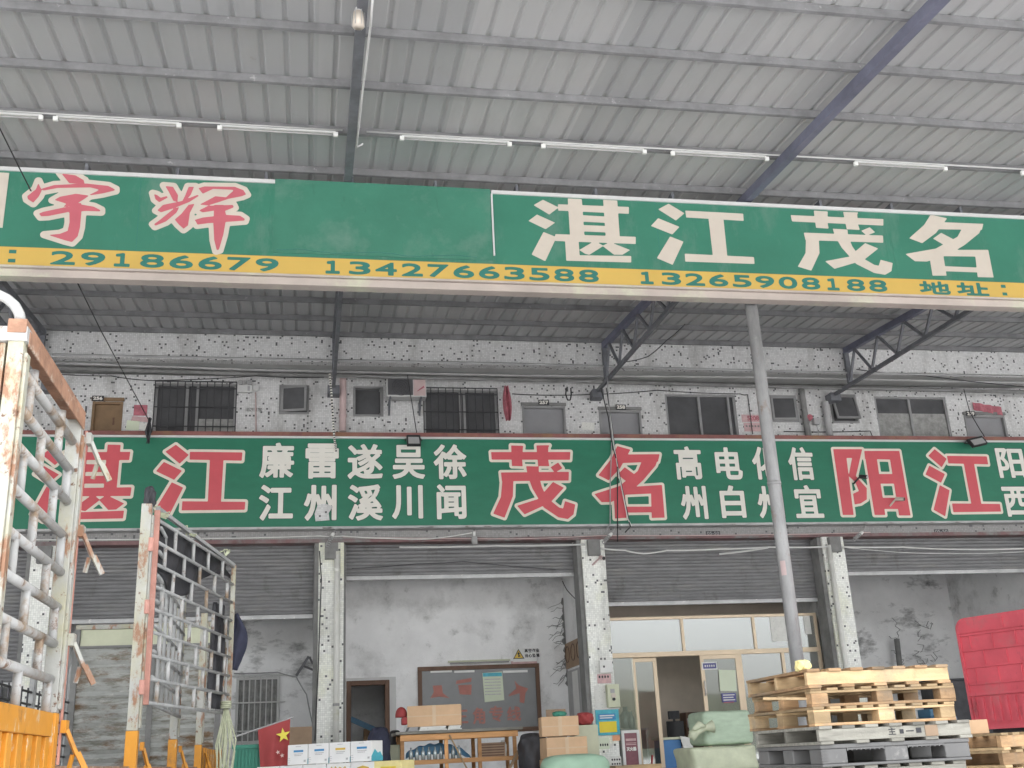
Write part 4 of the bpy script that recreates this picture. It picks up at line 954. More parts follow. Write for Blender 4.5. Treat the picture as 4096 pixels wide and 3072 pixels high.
MB().bx(a + .06, a + .15, YP - .146, YP - .141, d - .17, d - .09).build('window', 'greywire', t); MB().tube([(a + .12, YP - .141, c + .16), (a + .12, YP - .17, c + .16)], .03, 12).build('lock', 'black', t); MB().tube([(a + .12, YP - .141, c + .23), (a + .12, YP - .155, c + .23)], .05, 14).build('dial', 'signcream', t)
a, b, c, d = rect(1287, 1533, 1337, 1588, YP)
t = thing('notice_board', 'blue notice board with a yellow sheet on the second pillar', 'notice board', ((a + b) / 2, YP, c))
MB().bx(a, b, YP - .03, YP - .002, c, d).build('board', 'boxteal', t); MB().bx(a - .02, b + .02, YP - .05, YP - .002, d + .002, d + .03).build('shelf', 'whiteplastic', t)
MB().bx(a + .06, b - .06, YP - .036, YP - .031, c + .05, c + .26).build('yellow_sheet', 'yellowpaint', t); MB().bx(a + .05, b - .07, YP - .036, YP - .031, c + .29, c + .41).build('blue_sheet', 'boxblue', t)
MB().bx(a + .08, b - .1, YP - .0385, YP - .037, c + .36, c + .385).bx(a + .08, b - .14, YP - .0385, YP - .037, c + .32, c + .34).build('white_line', 'paper', t)
poster('orange notice at the edge of the second pillar', (1323, 1588, 1339, 1600), YP, 'orangepaper', 'notice')
poster('pale notice with black characters low on the second pillar', (1293, 1594, 1316, 1618), YP, 'greenpaper', 'notice', [('••••', .1, .9, .25, .5)], 'blackpaint', off=0)
poster('white notice with rows of black marks at the foot of the second pillar', (1319, 1634, 1342, 1657), YP, 'paper', 'notice', [('••••', .08, .92, .6, .8), ('••••', .08, .92, .2, .4)], 'blackpaint', off=0)
# things in bay two: board, calendar, warning sign, lamp
a, b = P(903, 1500, B2 - .03).x, P(1164, 1440, B2 - .03).x; d = P(1030, 1437, B2 - .03).z; c = d - 1.45
bd = thing('lettered_board', 'brown framed grey glass board with faded red characters', 'board', ((a + b) / 2, B2, c))
fb = MB(); frame_box(fb, a, b, c, d, B2 - .06, B2 - .002, .09); fb.build('frame', 'brownframe', bd, bevel=.006)
MB().bx(a + .09, b - .09, B2 - .03, B2 - .004, c + .09, d - .09).build('glass', 'board', bd)
YL = B2 - .034
V1 = lambda x, y: P(734.5 + x / 4.096, 1382.5 + y / 4.096, YL)
for ch, r in (('三', (1030, 620, 1135, 735)), ('角', (1172, 600, 1286, 742)), ('专', (1318, 585, 1446, 722)), ('线', (1474, 590, 1604, 715))):
    p, q = V1(r[0], r[1]), V1(r[2], r[3]); text(ch, p.x, q.x, q.z, p.z, YL, 'redletter', bd, 'red_character', off=.008, res=.006)
for pts in (((820, 405), (900, 400), (910, 470), (970, 515), (880, 500), (800, 515), (830, 460)), ((1030, 360), (1165, 335), (1160, 370), (1025, 390)), ((1045, 400), (1165, 395), (1160, 485), (1060, 480)), ((1545, 360), (1580, 400), (1665, 430), (1640, 470), (1630, 560), (1590, 550), (1590, 470), (1490, 500), (1500, 480), (1560, 430))):
    pq = [V1(*p) for p in pts]; MB().prism([(p.x, p.z) for p in pq], YL - .002, YL + .002).build('worn_character', 'redletter', bd)
for x0, x1 in ((1010, 1190), (1440, 1660), (800, 990)): p, q = V1(x0, 272), V1(x1, 285); MB().bx(p.x, q.x, YL - .003, YL, q.z, p.z).build('clear_tape', 'whiteplastic', bd)
p, q = V1(1262, 285), V1(1452, 540)
t = thing('wall_calendar', 'pale paper calendar with a teal top taped on the lettered board', 'calendar', (p.x, YL, q.z))
MB().prism([(p.x + .02, q.z - .01), (q.x, q.z + .02), (q.x - .02, p.z), (p.x - .01, p.z - .02)], YL - .02, YL - .008).build('sheet', 'greenpaper', t); MB().bx(p.x + .0, q.x - .03, YL - .023, YL - .0205, p.z - .1, p.z - .02).build('header', 'boxteal', t)
for k in range(6): MB().bx(p.x + .03, q.x - .06, YL - .0225, YL - .0205, p.z - .17 - .065 * k, p.z - .15 - .065 * k).build('print_line', 'boxgrey', t)
p, q = V1(1527, 78), V1(1740, 188)
t = thing('warning_sign', 'white warning sign with a yellow triangle above the lettered board', 'sign', ((p.x + q.x) / 2, B2, q.z))
MB().bx(p.x, q.x, YL - .012, YL - .004, q.z, p.z).build('plate', 'whiteplastic', t)
cx, cz, h = p.x + .13, (p.z + q.z) / 2 + .02, .2
MB().prism([(cx - .13, cz - .1), (cx + .13, cz - .1), (cx, cz + .12)], YL - .015, YL - .013).build('triangle_edge', 'blackpaint', t); MB().prism([(cx - .1, cz - .083), (cx + .1, cz - .083), (cx, cz + .088)], YL - .018, YL - .016).build('triangle', 'boxgold', t)
MB().prism([(cx - .02, cz - .06), (cx + .045, cz - .05), (cx + .01, cz - .01), (cx + .03, cz + .01), (cx, cz + .05), (cx - .03, cz + .02), (cx - .005, cz - .02)], YL - .021, YL - .019).build('figure', 'blackpaint', t)
for row, z0, z1 in (('高空作业', cz + .035, cz + .115), ('当心坠落', cz - .075, cz + .005)):
    for k, ch in enumerate(row): x0 = p.x + .27 + k * .088; text(ch, x0, x0 + .078, z0, z1, YL - .0125, 'blackpaint', t, 'character', off=.003, res=.004)
p2, q2 = V1(1512, 188), V1(1742, 212); MB().bx(p2.x, q2.x, YL - .01, YL - .004, q2.z, p2.z - .004).build('lower_strip', 'pinkpaper', t)
p, q = V1(955, 205), V1(1505, 205)
t = thing('tube_lamp', 'tube lamp on the top edge of the lettered board', 'lamp', (p.x, B2 - .1, p.z)); MB().bx(p.x, q.x, B2 - .09, B2 - .03, p.z + .012, p.z + .045).build('batten', 'meter', t); MB().tube([(p.x + .04, B2 - .1, p.z - .014), (q.x - .04, B2 - .1, p.z - .014)], .016, 8).build('tube', 'lampglass', t)
# board with ovals on the partition face
XP = PC[2] - .1 - .004
p, q = PX(1219, 1395, XP), PX(1264, 1390, XP); z0, z1 = PX(1225, 1446, XP).z, PX(1222, 1392, XP).z
t = thing('wooden_plaque', 'brown wooden plaque with carved ovals on the side wall', 'plaque', (XP, (p.y + q.y) / 2, z0)); MB().bx(XP - .03, XP, min(p.y, q.y), max(p.y, q.y), z0, z1).build('panel', 'cardboard2', t)
ov = MB(); L = abs(p.y - q.y)
for k in range(3): ov.tube([(XP - .032, max(p.y, q.y) - L * (.2 + .28 * k) + L * .1 * math.sin(a_), (z0 + z1) / 2 + .03 + (z1 - z0) * .32 * math.cos(a_)) for a_ in np.linspace(0, 6.2832, 17)], .012, 5)
ov.build('oval_carving', 'brownframe', t)
p, q = PX(1222, 1450, XP), PX(1262, 1450, XP); y0, y1 = min(p.y, q.y), max(p.y, q.y)
t = thing('steel_locker', 'grey steel locker against the side wall under the plaque', 'locker', (XP - .2, (y0 + y1) / 2, F)); MB().bx(XP - .02, XP, y0, y1, F, z0 - .05).build('body', 'conduit', t, bevel=.01); MB().bx(XP - .026, XP - .0205, y0 + (y1 - y0) * .3, y0 + (y1 - y0) * .6, F + 1.1, z0 - .1).build('door_panel', 'whiteplastic', t)
# stickers on the shop door
YD = YG - .098
t, r = poster('blue label with white characters on the shop door glass', (1516, 1430, 1549, 1447), YD, 'paper', 'label'); MB().bx(r[0] + .025, r[1] - .025, YD - .011, YD - .0085, r[2] + .025, r[3] - .025).build('blue_field', 'bluesign', t); text('▪▪▪▪▪', r[0] + .06, r[1] - .06, r[2] + .06, r[3] - .06, YD - .0115, 'paper', t, 'white_marks', res=.005)
poster('blank pale sheet taped on the shop door glass', (1553, 1446, 1589, 1494), YD, 'greenpaper', 'paper', None, tilt=1)
t, r = poster('purple printed notice under the blank sheet on the shop door', (1559, 1497, 1590, 1517), YD, 'bluesign', 'notice')
for k in range(4): MB().bx(r[0] + .03, r[1] - .03 - .03 * (k % 2), YD - .0105, YD - .0085, r[3] - .05 - .05 * k, r[3] - .03 - .05 * k).build('print_line', 'paper' if k < 3 else 'redpaper', t)
poster('white sheet on the transom glass behind the round pole', (1665, 1330, 1708, 1385), YG - .008, 'paper', 'paper'); poster('second white sheet on the transom glass right of the round pole', (1737, 1330, 1751, 1370), YG - .008, 'paper', 'paper')
# ================================================================ things on the yard and the dock
def carton(name, label, cat, c0, sx, sy_, sz, rz, m, group=None, tape=True, parent_extra=None, bev=.006):
    """box standing on c0 (centre of its base)"""
    t = thing(name, label, cat, c0, group, rz); 
    def put(mb, nm, mm, par=t, **k):
        o = mb.build(nm, mm, None, **k); o.parent = par; return o
    put(MB().bx(-sx / 2, sx / 2, -sy_ / 2, sy_ / 2, 0, sz), 'box', m, bevel=bev)
    if tape: put(MB().bx(-sx / 2 - .001, sx / 2 + .001, -sy_ / 2 - .002, -sy_ / 2, sz * .47, sz * .53).bx(-.03, .03, -sy_ / 2 - .0035, -sy_ / 2 - .002, 0.004, sz), 'tape', 'tape')
    return t, put
# ---------------- white cartons in two rows on a pallet
A0 = P(622, 1609, 15.6); th = R(-33); ex = Vector((math.cos(th), math.sin(th), 0)); ny = Vector((-math.sin(th), math.cos(th), 0))
HB = .262; bz = A0.z - HB
labs = ['white carton with blue label, leftmost of the upper row', 'white carton with blue label, second of the upper row', 'white carton with golden label in the upper row', 'white carton with blue label and printed teal side ending the upper row']
for k in range(4):
    c = A0 + ex * (.325 * k + .155) + ny * .15; c.z = bz + .003
    t, put = carton('white_carton', labs[k], 'carton', c, .312, .30, HB - .008, th, 'boxwhite', 'white cartons by the flag', tape=False)
    lm = 'boxgold' if k == 2 else 'boxblue'
    put(MB().bx(-.06, .09, -.1525, -.151, HB * .60, HB * .70), 'label_band', lm)
    put(MB().bx(-.055, .085, -.1525, -.151, HB * .50, HB * .53).bx(-.05, .06, -.1525, -.151, HB * .43, HB * .46).bx(-.03, .05, -.1525, -.151, HB * .86, HB * .89), 'print_line', 'boxgrey')
    put(MB().bx(-.148, -.11, -.1525, -.151, HB * .2, HB * .22).bx(-.148, -.115, -.1525, -.151, HB * .3, HB * .32).bx(-.148, -.12, -.1525, -.151, HB * .1, HB * .12).bx(.10, .13, -.1525, -.151, HB * .12, HB * .22), 'side_mark', 'boxgrey')
    put(MB().prism([(-.149, .002), (.149, .002), (.149, .05), (.08, .12), (.02, .10), (-.06, .15), (-.149, .06)], -.0015, 0), 'teal_print', 'boxteal').matrix_basis = Matrix.Translation((.1575, 0, 0)) @ Matrix.Rotation(R(90), 4, 'Z')
labs = ['white carton hidden behind the flag in the lower row', 'plain white carton, second of the lower row', 'plain white carton, third of the lower row', 'white carton with a scribble in gold and brown in the lower row', 'white carton with a gold label beside the yellow carton', 'yellow printed carton ending the lower row']
for k in range(6):
    c = A0 + ex * (-.42 + .365 * k + .17) + ny * .09; c.z = bz - HB
    t, put = carton('white_carton' if k < 5 else 'yellow_carton', labs[k], 'carton', c, .352 if k < 5 else .40, .36, HB - .004, th, 'boxwhite' if k < 5 else 'boxyellow', 'white cartons by the flag', tape=False)
    if k == 3: put(MB().tube([(-.12 + .02 * i, -.184, HB * (.72 + .1 * math.sin(i * 1.9))) for i in range(13)], .008, 5), 'scribble', 'boxgold')
    if k == 4: put(MB().prism([(-.09, HB * .62), (.1, HB * .62), (.09, HB * .74), (0, HB * .82), (-.08, HB * .74)], -.1825, -.181), 'label_band', 'boxgold')
    if k == 5: put(MB().bx(-.1, .12, -.1825, -.181, HB * .5, HB * .72), 'pale_print', 'yellowpaint'); put(MB().bx(-.02, .03, -.184, -.183, HB * .55, HB * .68).bx(.05, .10, -.184, -.183, HB * .55, HB * .68), 'print_mark', 'boxgold')
c = A0 + ex * .6 + ny * .12
def pallet_local(w, d, h, kind):
    """three meshes: deck, blocks / stringers, bottom boards (local, base at z=0)"""
    dk, bl, bt = MB(), MB(), MB(); t = .022
    n = 7
    if kind == 'stringer':
        for i in range(n): x = -w / 2 + (w - .1) * i / (n - 1); j = random.uniform(-.008, .012); dk.bx(x, x + .1, -d / 2 - j, d / 2 + j, h - t, h)
        for y in (-d / 2 + .01, -.02, d / 2 - .05): bl.bx(-w / 2, w / 2, y, y + .04, t, h - t - .0005)
        for i in range(5): x = -w / 2 + (w - .1) * i / 4; bt.bx(x, x + .1, -d / 2 - random.uniform(0, .01), d / 2, 0, t - .0005)
    else:
        for i in range(9): x = -w / 2 + (w - .085) * i / 8; j = random.uniform(-.006, .014); dk.bx(x, x + .085, -d / 2 - j, d / 2 + j, h - .018, h)
        for y in (-d / 2, -.05, d / 2 - .1): dk.bx(-w / 2, w / 2, y, y + .1, h - .036, h - .0185)
        for x in (-w / 2, -.06, w / 2 - .13):
            for y in (-d / 2, -.05, d / 2 - .1): bl.bx(x + random.uniform(0, .012), x + .13, y + random.uniform(-.006, .006), y + .1, .02, h - .0365)
        for y in (-d / 2, -.05, d / 2 - .1): bt.bx(-w / 2, w / 2, y, y + .1, 0, .0195)
    return dk, bl, bt
def pallet(label, c0, rz, w, d, h, kind, m1, m2, m3, group, name='wooden_pallet'):
    t = thing(name, label, 'pallet', c0, group, rz)
    for mb, nm, mm in zip(pallet_local(w, d, h, kind), ('deck', 'stringer' if kind == 'stringer' else 'block', 'bottom_board'), (m1, m2, m3)):
        def put(o): o.parent = t
        if nm == 'deck': put(mb.build(nm, mm, None, bevel=.003))
        else: mb.parts(nm, mm, None, put, bevel=.003)
    return t
pallet('flat pallet hidden under the white cartons', (c.x + .15, c.y - .1, F), th, 2.3, .7, bz - HB - F - .003, 'block', 'wood', 'wood', 'wood', 'pallets on the dock')
# ---------------- flag in a green crate
a, b, cc, d = rect(503, 1609, 578, 1659, 15.9)
cr_ = thing('plastic_crate', 'dark green plastic crate below the red flag', 'crate', ((a + b) / 2, 16.1, F)); zc = d - .36
MB().bx(a, b, 15.9, 15.93, zc, d).bx(a, b, 16.3, 16.33, zc, d).bx(a, a + .03, 15.93, 16.3, zc, d).bx(b - .03, b, 15.93, 16.3, zc, d).bx(a + .03, b - .03, 15.93, 16.3, zc, zc + .03).build('shell', 'crate', cr_)
rb = MB()
for k in range(9): x = a + .03 + (b - a - .09) * k / 8; rb.bx(x, x + .022, 15.882, 15.899, zc + .02, d - .06)
rb.bx(a - .012, b + .012, 15.875, 15.899, d - .045, d + .005).build('rib', 'crate', cr_)
carton('brown_carton', 'brown carton underneath the green crate', 'carton', ((a + b) / 2, 16.12, F), b - a + .05, .5, zc - F - .003, 0, 'cardboard2')
fl = thing('flag', 'red flag with one big and several small yellow stars on a slanting pole', 'flag', P(500, 1594, 15.75))
p0, p1 = P(492, 1597, 15.82), P(633, 1549, 15.7); MB().tube([p0, p1], .013, 8).build('pole', 'greywire', fl)
tl, tr_ = P(557, 1576, 15.76), P(627, 1553, 15.70); bl_, br_ = P(566, 1656, 15.78), P(622, 1654, 15.72); bl_.z -= .25; br_.z -= .25
def fc(i, j):
    tp = tl.lerp(tr_, i); bt = bl_.lerp(br_, i); p = tp.lerp(bt, j); p.y += .03 * math.sin(i * 9 + j * 2) * min(1, j * 3); return p
clo = MB().grid(fc, 24, 20).build('cloth', 'flagred', fl, smooth=True)
def star(u, v, r_, m, rot=0):
    q = P(u, v, 15.66); pts = []
    for k in range(10):
        an = math.pi / 2 + k * math.pi / 5 + rot; rr = r_ if k % 2 == 0 else r_ * .4; pts.append((q.x + rr * math.cos(an), q.z + rr * math.sin(an)))
    o = MB().prism(pts, 15.655, 15.66).build('star', m); o.parent = clo; o.matrix_basis = worldloc(clo).inverted()
star(612, 1588, .098, 'staryellow', .15); star(600.5, 1625, .032, 'starpale', .3); star(609.5, 1632, .032, 'starpale', .1)
a, b, cc, d = rect(624, 1570, 674, 1604, 20.6)
carton('brown_carton', 'flat brown carton behind the flag at the first pillar', 'carton', ((a + b) / 2, 20.8, F), b - a, .4, d - F, 0, 'cardboard2', tape=False)
# ---------------- work bench in the second bay
YT = 18.6
bt_ = thing('work_bench', 'pine work bench with a worn top in the second bay', 'bench', (P(990, 1580, YT).x, YT, F))
xl, xr = P(864, 1590, YT).x, P(1118, 1580, YT).x; zt_ = P(990, 1576, YT).z
xtl, xtr = P(856, 1580, YT).x, P(1125, 1575, YT).x
top = MB()
for k in range(5): top.bx(xtl + random.uniform(-.03, .03), xtr + random.uniform(-.03, .03), YT - .08 + k * .2, YT + .11 + k * .2, zt_ - .045 + random.uniform(-.004, .004), zt_ + random.uniform(-.003, .003))
top.build('bench_top', 'wood_grey', bt_, bevel=.004)
xs = [P(u, 1600, YT).x for u in (869, 964, 1036, 1112)]
for x in xs:
    MB().bx(x - .03, x + .03, YT, YT + .05, F, zt_ - .05).build('leg', 'tablewood', bt_, bevel=.003)
    MB().bx(x - .03, x + .03, YT + .75, YT + .8, F, zt_ - .05).build('leg', 'tablewood', bt_, bevel=.003)
MB().bx(xl, xr, YT - .032, YT - .002, zt_ - .145, zt_ - .05).bx(xl, xr, YT + .802, YT + .83, zt_ - .14, zt_ - .05).bx(xl, xr, YT - .032, YT - .002, zt_ - .52, zt_ - .45).build('rail', 'tablewood', bt_, bevel=.003)
MB().bar((P(970, 1585, YT).x, YT - .05, zt_ - .08), (P(1012, 1659, YT).x, YT - .05, zt_ - .68), .045, .02).build('brace', 'wood_pale', bt_)
sh_ = MB().bx(xl + .05, xr - .05, YT + .06, YT + .74, zt_ - .50, zt_ - .47).build('lower_shelf', 'tablewood', bt_)
tag(MB().bar(P(1100, 1661, YT - .25), P(1131, 1601, YT - .25), .04).build('wooden_stick', 'wood'), 'loose wooden stick leaning beside the work bench', 'stick')
# on the bench
a, b, cc, d = rect(884, 1518, 1000, 1566, YT + .1)
t, put = carton('long_carton', 'long brown cardboard carton lying on the work bench', 'carton', ((a + b) / 2, YT + .33, zt_ + .075), b - a, .42, d - cc - .02, R(-9), 'cardboard')
for k, (u0, u1, m) in enumerate(((882, 906, 'greywire'), (906, 966, 'boxteal'), (968, 998, 'paper'))):
    x0, x1 = P(u0, 1572, YT).x, P(u1, 1572, YT).x
    pk = MB()
    for j in range(3): pk.bx(x0 + .01 * j, x1 - .012 * ((j * 2) % 3), YT + .02 + .008 * j, YT + .6, zt_ + .006 + .022 * j, zt_ + .026 + .022 * j)
    tag(pk.build('paper_packet', 'paper' if m == 'boxteal' else m), ['grey wrapped packet at the left end under the long carton', 'flat pale packets under the middle of the long carton', 'white packets under the right end of the long carton'][k], 'packet')
q = P(867, 1553, YT + .35)
hl = thing('red_helmet', 'red helmet hanging at the left end of the work bench', 'helmet', q)
def dome(i, j):
    an = i * 2 * math.pi; ph = j * math.pi * .56; return q + Vector((.10 * math.sin(ph) * math.cos(an) , .14 * math.sin(ph) * math.sin(an), .05 + .14 * math.cos(ph)))
MB().grid(dome, 20, 8).build('shell', 'flagred', hl, smooth=True, solid=.006); MB().bx(q.x + .0, q.x + .1, q.y - .15, q.y + .1, q.z - .1, q.z + .02).build('strap', 'flagred', hl, bevel=.02)
# under the bench
q0 = Vector(((xs[0] + xs[1]) / 2, YT + .4, zt_ - .469))
tag(MB().grid(lambda i, j: (xl + .12 + (xs[2] - xl - .2) * i, YT + .25 + .1 * j, q0.z + .002 + .27 * math.sin(math.pi * min(1, .08 + i * .95)) ** .5 * (.25 + .75 * math.sin(math.pi * (.05 + .9 * j))) + .012 * math.sin(i * 40)), 40, 10).build('dark_bundle', 'bluemetal', smooth=True), 'long teal bundle lying on the bench shelf', 'bundle')
for k in range(9):
    x = xs[0] + .15 + k * .1; bot = MB().tube([(x, YT + .14, q0.z), (x, YT + .14, q0.z + .14), (x, YT + .14, q0.z + .18), (x, YT + .14, q0.z + .22)], [.035, .035, .014, .013], 10)
    tag(bot.build('glass_bottle', 'bottle', smooth=True), 'clear bottle in the row on the bench shelf', 'bottle', 'clear bottles on the bench shelf')
t, put = carton('small_carton', 'brown louvred carton on the right side of the bench shelf', 'carton', ((xs[2] + xs[3]) / 2 - .05, YT + .35, q0.z + .002), .42, .35, .24, 0, 'cardboard2', tape=False)
for k in range(5): put(MB().bx(-.19, .19, -.178, -.1755, .03 + .042 * k, .05 + .042 * k), 'slat_print', 'brownframe')
tag(MB().tube([(xs[3] - .16, YT + .25, q0.z), (xs[3] - .16, YT + .25, q0.z + .2), (xs[3] - .16, YT + .25, q0.z + .27)], [.06, .06, .03], 12).build('white_jar', 'whiteplastic', smooth=True), 'white plastic jar at the right end of the bench shelf', 'jar')
# black bags left and right
def blob(name, lab, cat, c, rx, ry, rz2, m, seed=0, flat=.35, par=None, amp=.12):
    rr = np.random.default_rng(seed); ph = rr.uniform(0, 6.28, 12)
    def fn(i, j):
        an = 2 * math.pi * i; el = math.pi * (j - .5); w = 1 + amp * (math.sin(3 * an + ph[0]) * math.cos(2 * el + ph[1]) + .6 * math.sin(5 * an + 4 * el + ph[2]) + .4 * math.sin(9 * an - 7 * el + ph[3]))
        ce, se = abs(math.cos(el)) ** flat * w, (abs(math.sin(el)) ** .6) * (1 if el > 0 else -1)
        sq = (abs(math.cos(an)) ** 4 + abs(math.sin(an)) ** 4) ** -.18
        return Vector(c) + Vector((rx * ce * math.cos(an) * sq, ry * ce * math.sin(an) * sq, rz2 * (se * (1 + .3 * amp * math.sin(4 * an + ph[4])) )))
    o = MB().grid(fn, 48, 24).build(name, m, par, smooth=True)
    return tag(o, lab, cat) if cat else o
q = P(1152, 1635, 18.2); blob('black_bag', 'big black bag beside the brown cartons', 'bag', q, .23, .25, .36, 'tarp', 3, .5)
q = P(853, 1600, 19.6); blob('black_chair_back', 'dark rounded chair back left of the work bench', 'chair', q, .10, .12, .17, 'black', 4, .4, amp=.03)
q = P(820, 1630, 18.8); blob('navy_sack', 'dark navy sack in front of the inner doorway', 'sack', q, .17, .2, .42, 'navy', 5, .4)
a, b, cc, d = rect(838, 1609, 864, 1659, 19.2); tag(MB().bx(a, b, 19.2, 19.6, F, d).bx(a + .02, b - .02, 19.19, 19.1995, d - .2, d - .03).build('grey_cabinet', 'meter', bevel=.01), 'small pale green cabinet left of the work bench', 'cabinet')
# behind the doorway
p, q = P(757, 1553, 25.4), P(838, 1589, 25.4); tag(MB().bar(p, q, .05, .12).bar(p - Vector((0, 0, .0)), (p.x, p.y, F), .04).bar(q, (q.x, q.y, F), .04).build('blue_handrail', 'bluemetal'), 'blue slanting stair rail behind the inner doorway', 'rail')
a, b, cc, d = rect(787, 1573, 840, 1590, 26.0); carton('brown_carton', 'brown carton inside the dark doorway', 'carton', ((a + b) / 2, 26.2, F), b - a, .4, d - F, 0, 'cardboard', tape=False)
# ---------------- brown cartons and green sack right of the bench
YC = 17.6
def cart(u0, v0, u1, v1, lab, rz, sy_, zbase=None, m='cardboard'):
    a, b, cc, d = rect(u0, v0, u1, v1, YC); zb = cc if zbase is None else zbase
    return carton('brown_carton', lab, 'carton', ((a + b) / 2, YC + sy_ / 2, zb), b - a, sy_, d - zb, rz, m, 'stacked brown cartons')
zc2 = P(1220, 1590, YC).z
cart(1173, 1547, 1252, 1590, 'taped brown carton on top of the stack beside the black bag', R(-5), .42, zc2 + .004)
cart(1178, 1592, 1268, 1640, 'larger brown carton in the middle of the stack', R(4), .46, P(1220, 1639, YC).z + .003)
zc3 = P(1220, 1639, YC).z; a, b = P(1176, 1650, YC).x, P(1268, 1650, YC).x; carton('brown_carton', 'lowest carton of the stack behind the green sack', 'carton', ((a + b) / 2, YC + .25, F), b - a, .48, zc3 - F, 0, 'cardboard', 'stacked brown cartons')
q = P(1240, 1660, 16.4); blob('green_sack', 'plump mint green sack in front of the brown cartons', 'sack', (q.x, q.y, q.z - .02), .50, .34, .22, 'sack3', 8, .5, amp=.03); pallet('pallet under the mint green sack', (q.x, q.y, F), 0, 1.0, .8, .12, 'block', 'wood', 'wood', 'wood', 'pallets on the dock')
a, b, cc, d = rect(1180, 1532, 1222, 1549, 19.5); tag(MB().bx(a, b, 19.5, 19.53, F + .3, d).build('board_offcut', 'cardboard2'), 'brown board leaning behind the carton stack', 'board')
q = P(1262, 1553, 18.3); blob('red_bag', 'crumpled red bag behind the carton stack', 'bag', q, .13, .15, .10, 'flagred', 9, .5, amp=.15)
tag(MB().bx(q.x - .2, q.x + .2, 18.2, 18.6, F, q.z - .1).build('grey_carton', 'meter', bevel=.01), 'plain grey green carton carrying the red bag', 'carton')
q = P(1208, 1542, 17.8); blob('green_pouch', 'small green pouch lying on the top carton', 'pouch', (q.x, q.y, q.z - .005), .10, .08, .045, 'crate', 11, .6)
# ---------------- fire cabinet, bottles and office things in bay three
YK = 22.1
a, b, cc, d = rect(1345, 1577, 1384, 1659, YK)
fc_ = thing('fire_cabinet', 'white fire extinguisher cabinet with a maroon glass door', 'fire cabinet', ((a + b) / 2, YK + .1, F))
fm_ = MB(); frame_box(fm_, a, b, F, d, YK, YK + .03, .055); fm_.bx(a, b, YK + .031, YK + .24, F, d); fm_.build('cabinet', 'whiteplastic', fc_)
MB().bx(a + .056, b - .056, YK + .012, YK + .03, F + .056, d - .056).build('glass_door', 'maroon', fc_)
hgt = d - F
text('灭火器', a + .085, b - .085, d - hgt * .52, d - hgt * .42, YK + .0105, 'paper', fc_, 'lettering', off=.004, res=.003)
MB().bx(a + .08, b - .08, YK + .009, YK + .0115, d - hgt * .37, d - hgt * .35).bx(a + .08, b - .08, YK + .009, YK + .0115, d - hgt * .33, d - hgt * .315).bx(a + .08, b - .08, YK + .009, YK + .0115, d - hgt * .27, d - hgt * .21).build('white_line', 'pinkpaper', fc_)
a, b, cc, d = rect(1370, 1575, 1384, 1580, YK)
for k, (u0, u1, v0, v1, lab) in enumerate(((1341, 1362, 1526, 1572, 'large round water bottle on the desk behind the glass'), (1345, 1356, 1537, 1574, 'slim clear bottle beside the water bottle behind the glass'), (1359, 1369, 1536, 1574, 'second slim clear bottle nearer the door frame'))):
    p, q = P(u0, v1, 23.05 - .1 * k), P(u1, v0, 23.05 - .1 * k); r_ = (q.x - p.x) / 2; cx = (p.x + q.x) / 2; h = q.z - p.z
    MBb = MB().tube([(cx, p.y, p.z), (cx, p.y, p.z + h * .6), (cx, p.y, p.z + h * .8), (cx, p.y, p.z + h)], [r_, r_, r_ * .45, r_ * .4], 14)
    tag(MBb.build('water_bottle', 'bottle', smooth=True), lab, 'bottle')
zd = P(1355, 1574, 23).z
t = thing('office_desk', 'grey desk behind the shop glass carrying the bottles', 'desk', (PC[2] + .75, 23.15, F)); MB().bx(PC[2] + .2, PC[2] + 1.15, 22.85, 23.5, zd - .04, zd - .002).build('desk_top', 'conduit', t)
for x in (PC[2] + .23, PC[2] + 1.1): MB().bx(x, x + .04, 22.9, 23.45, F, zd - .041).build('leg', 'conduit', t)
q = P(1459, 1568, 23.4)
oc = thing('office_chair', 'black office chair with a headrest inside the open shop door', 'chair', (q.x, q.y, F))
MB().grid(lambda i, j: (q.x - .19 + .38 * i, q.y + .06 * (1 - (2 * i - 1) ** 2), q.z - .32 + .42 * j), 10, 8).build('backrest', 'black', oc, solid=.04, smooth=True, bevel=.01)
MB().grid(lambda i, j: (q.x - .13 + .24 * i, q.y + .04 * (1 - (2 * i - 1) ** 2), q.z + .14 + .17 * j), 8, 5).build('headrest', 'tarp', oc, solid=.06, smooth=True, bevel=.01)
MB().bx(q.x - .22, q.x + .22, q.y - .45, q.y + .02, F + .42, F + .5).build('seat', 'black', oc, bevel=.02)
MB().tube([(q.x, q.y - .2, F + .06), (q.x, q.y - .2, F + .42)], .03, 10).bar((q.x, q.y - .02, F + .45), (q.x, q.y + .08, q.z - .2), .06, .03).bar((q.x, q.y + .06, q.z + .05), (q.x, q.y + .06, q.z + .2), .05, .02).build('stem', 'black', oc)
for k in range(5): MB().bar((q.x, q.y - .2, F + .06), (q.x + .28 * math.cos(k * 1.257), q.y - .2 + .28 * math.sin(k * 1.257), F + .03), .04).build('base_arm', 'black', oc)
a, b, cc, d = rect(1440, 1597, 1484, 1659, 22.45)
ct_ = thing('service_counter', 'blue counter with papers just inside the shop door', 'counter', ((a + b) / 2, 22.6, F))
MB().bx(a, b, 22.75, 23.25, F, d).build('body', 'bluecab', ct_, bevel=.01); MB().bx(a - .04, b + .1, 22.7, 23.3, d + .002, d + .05).build('counter_top', 'meter', ct_, bevel=.006)
pp = [P(u, v, 22.68) for u, v in ((1468, 1590), (1493, 1594), (1499, 1628), (1478, 1624))]; tag(MB().prism([(p.x, p.z) for p in pp], 22.66, 22.666).build('paper_sheet', 'paper'), 'white sheet hanging from the blue counter', 'paper')
a, b, cc, d = rect(1483, 1538, 1516, 1600, 23.6)
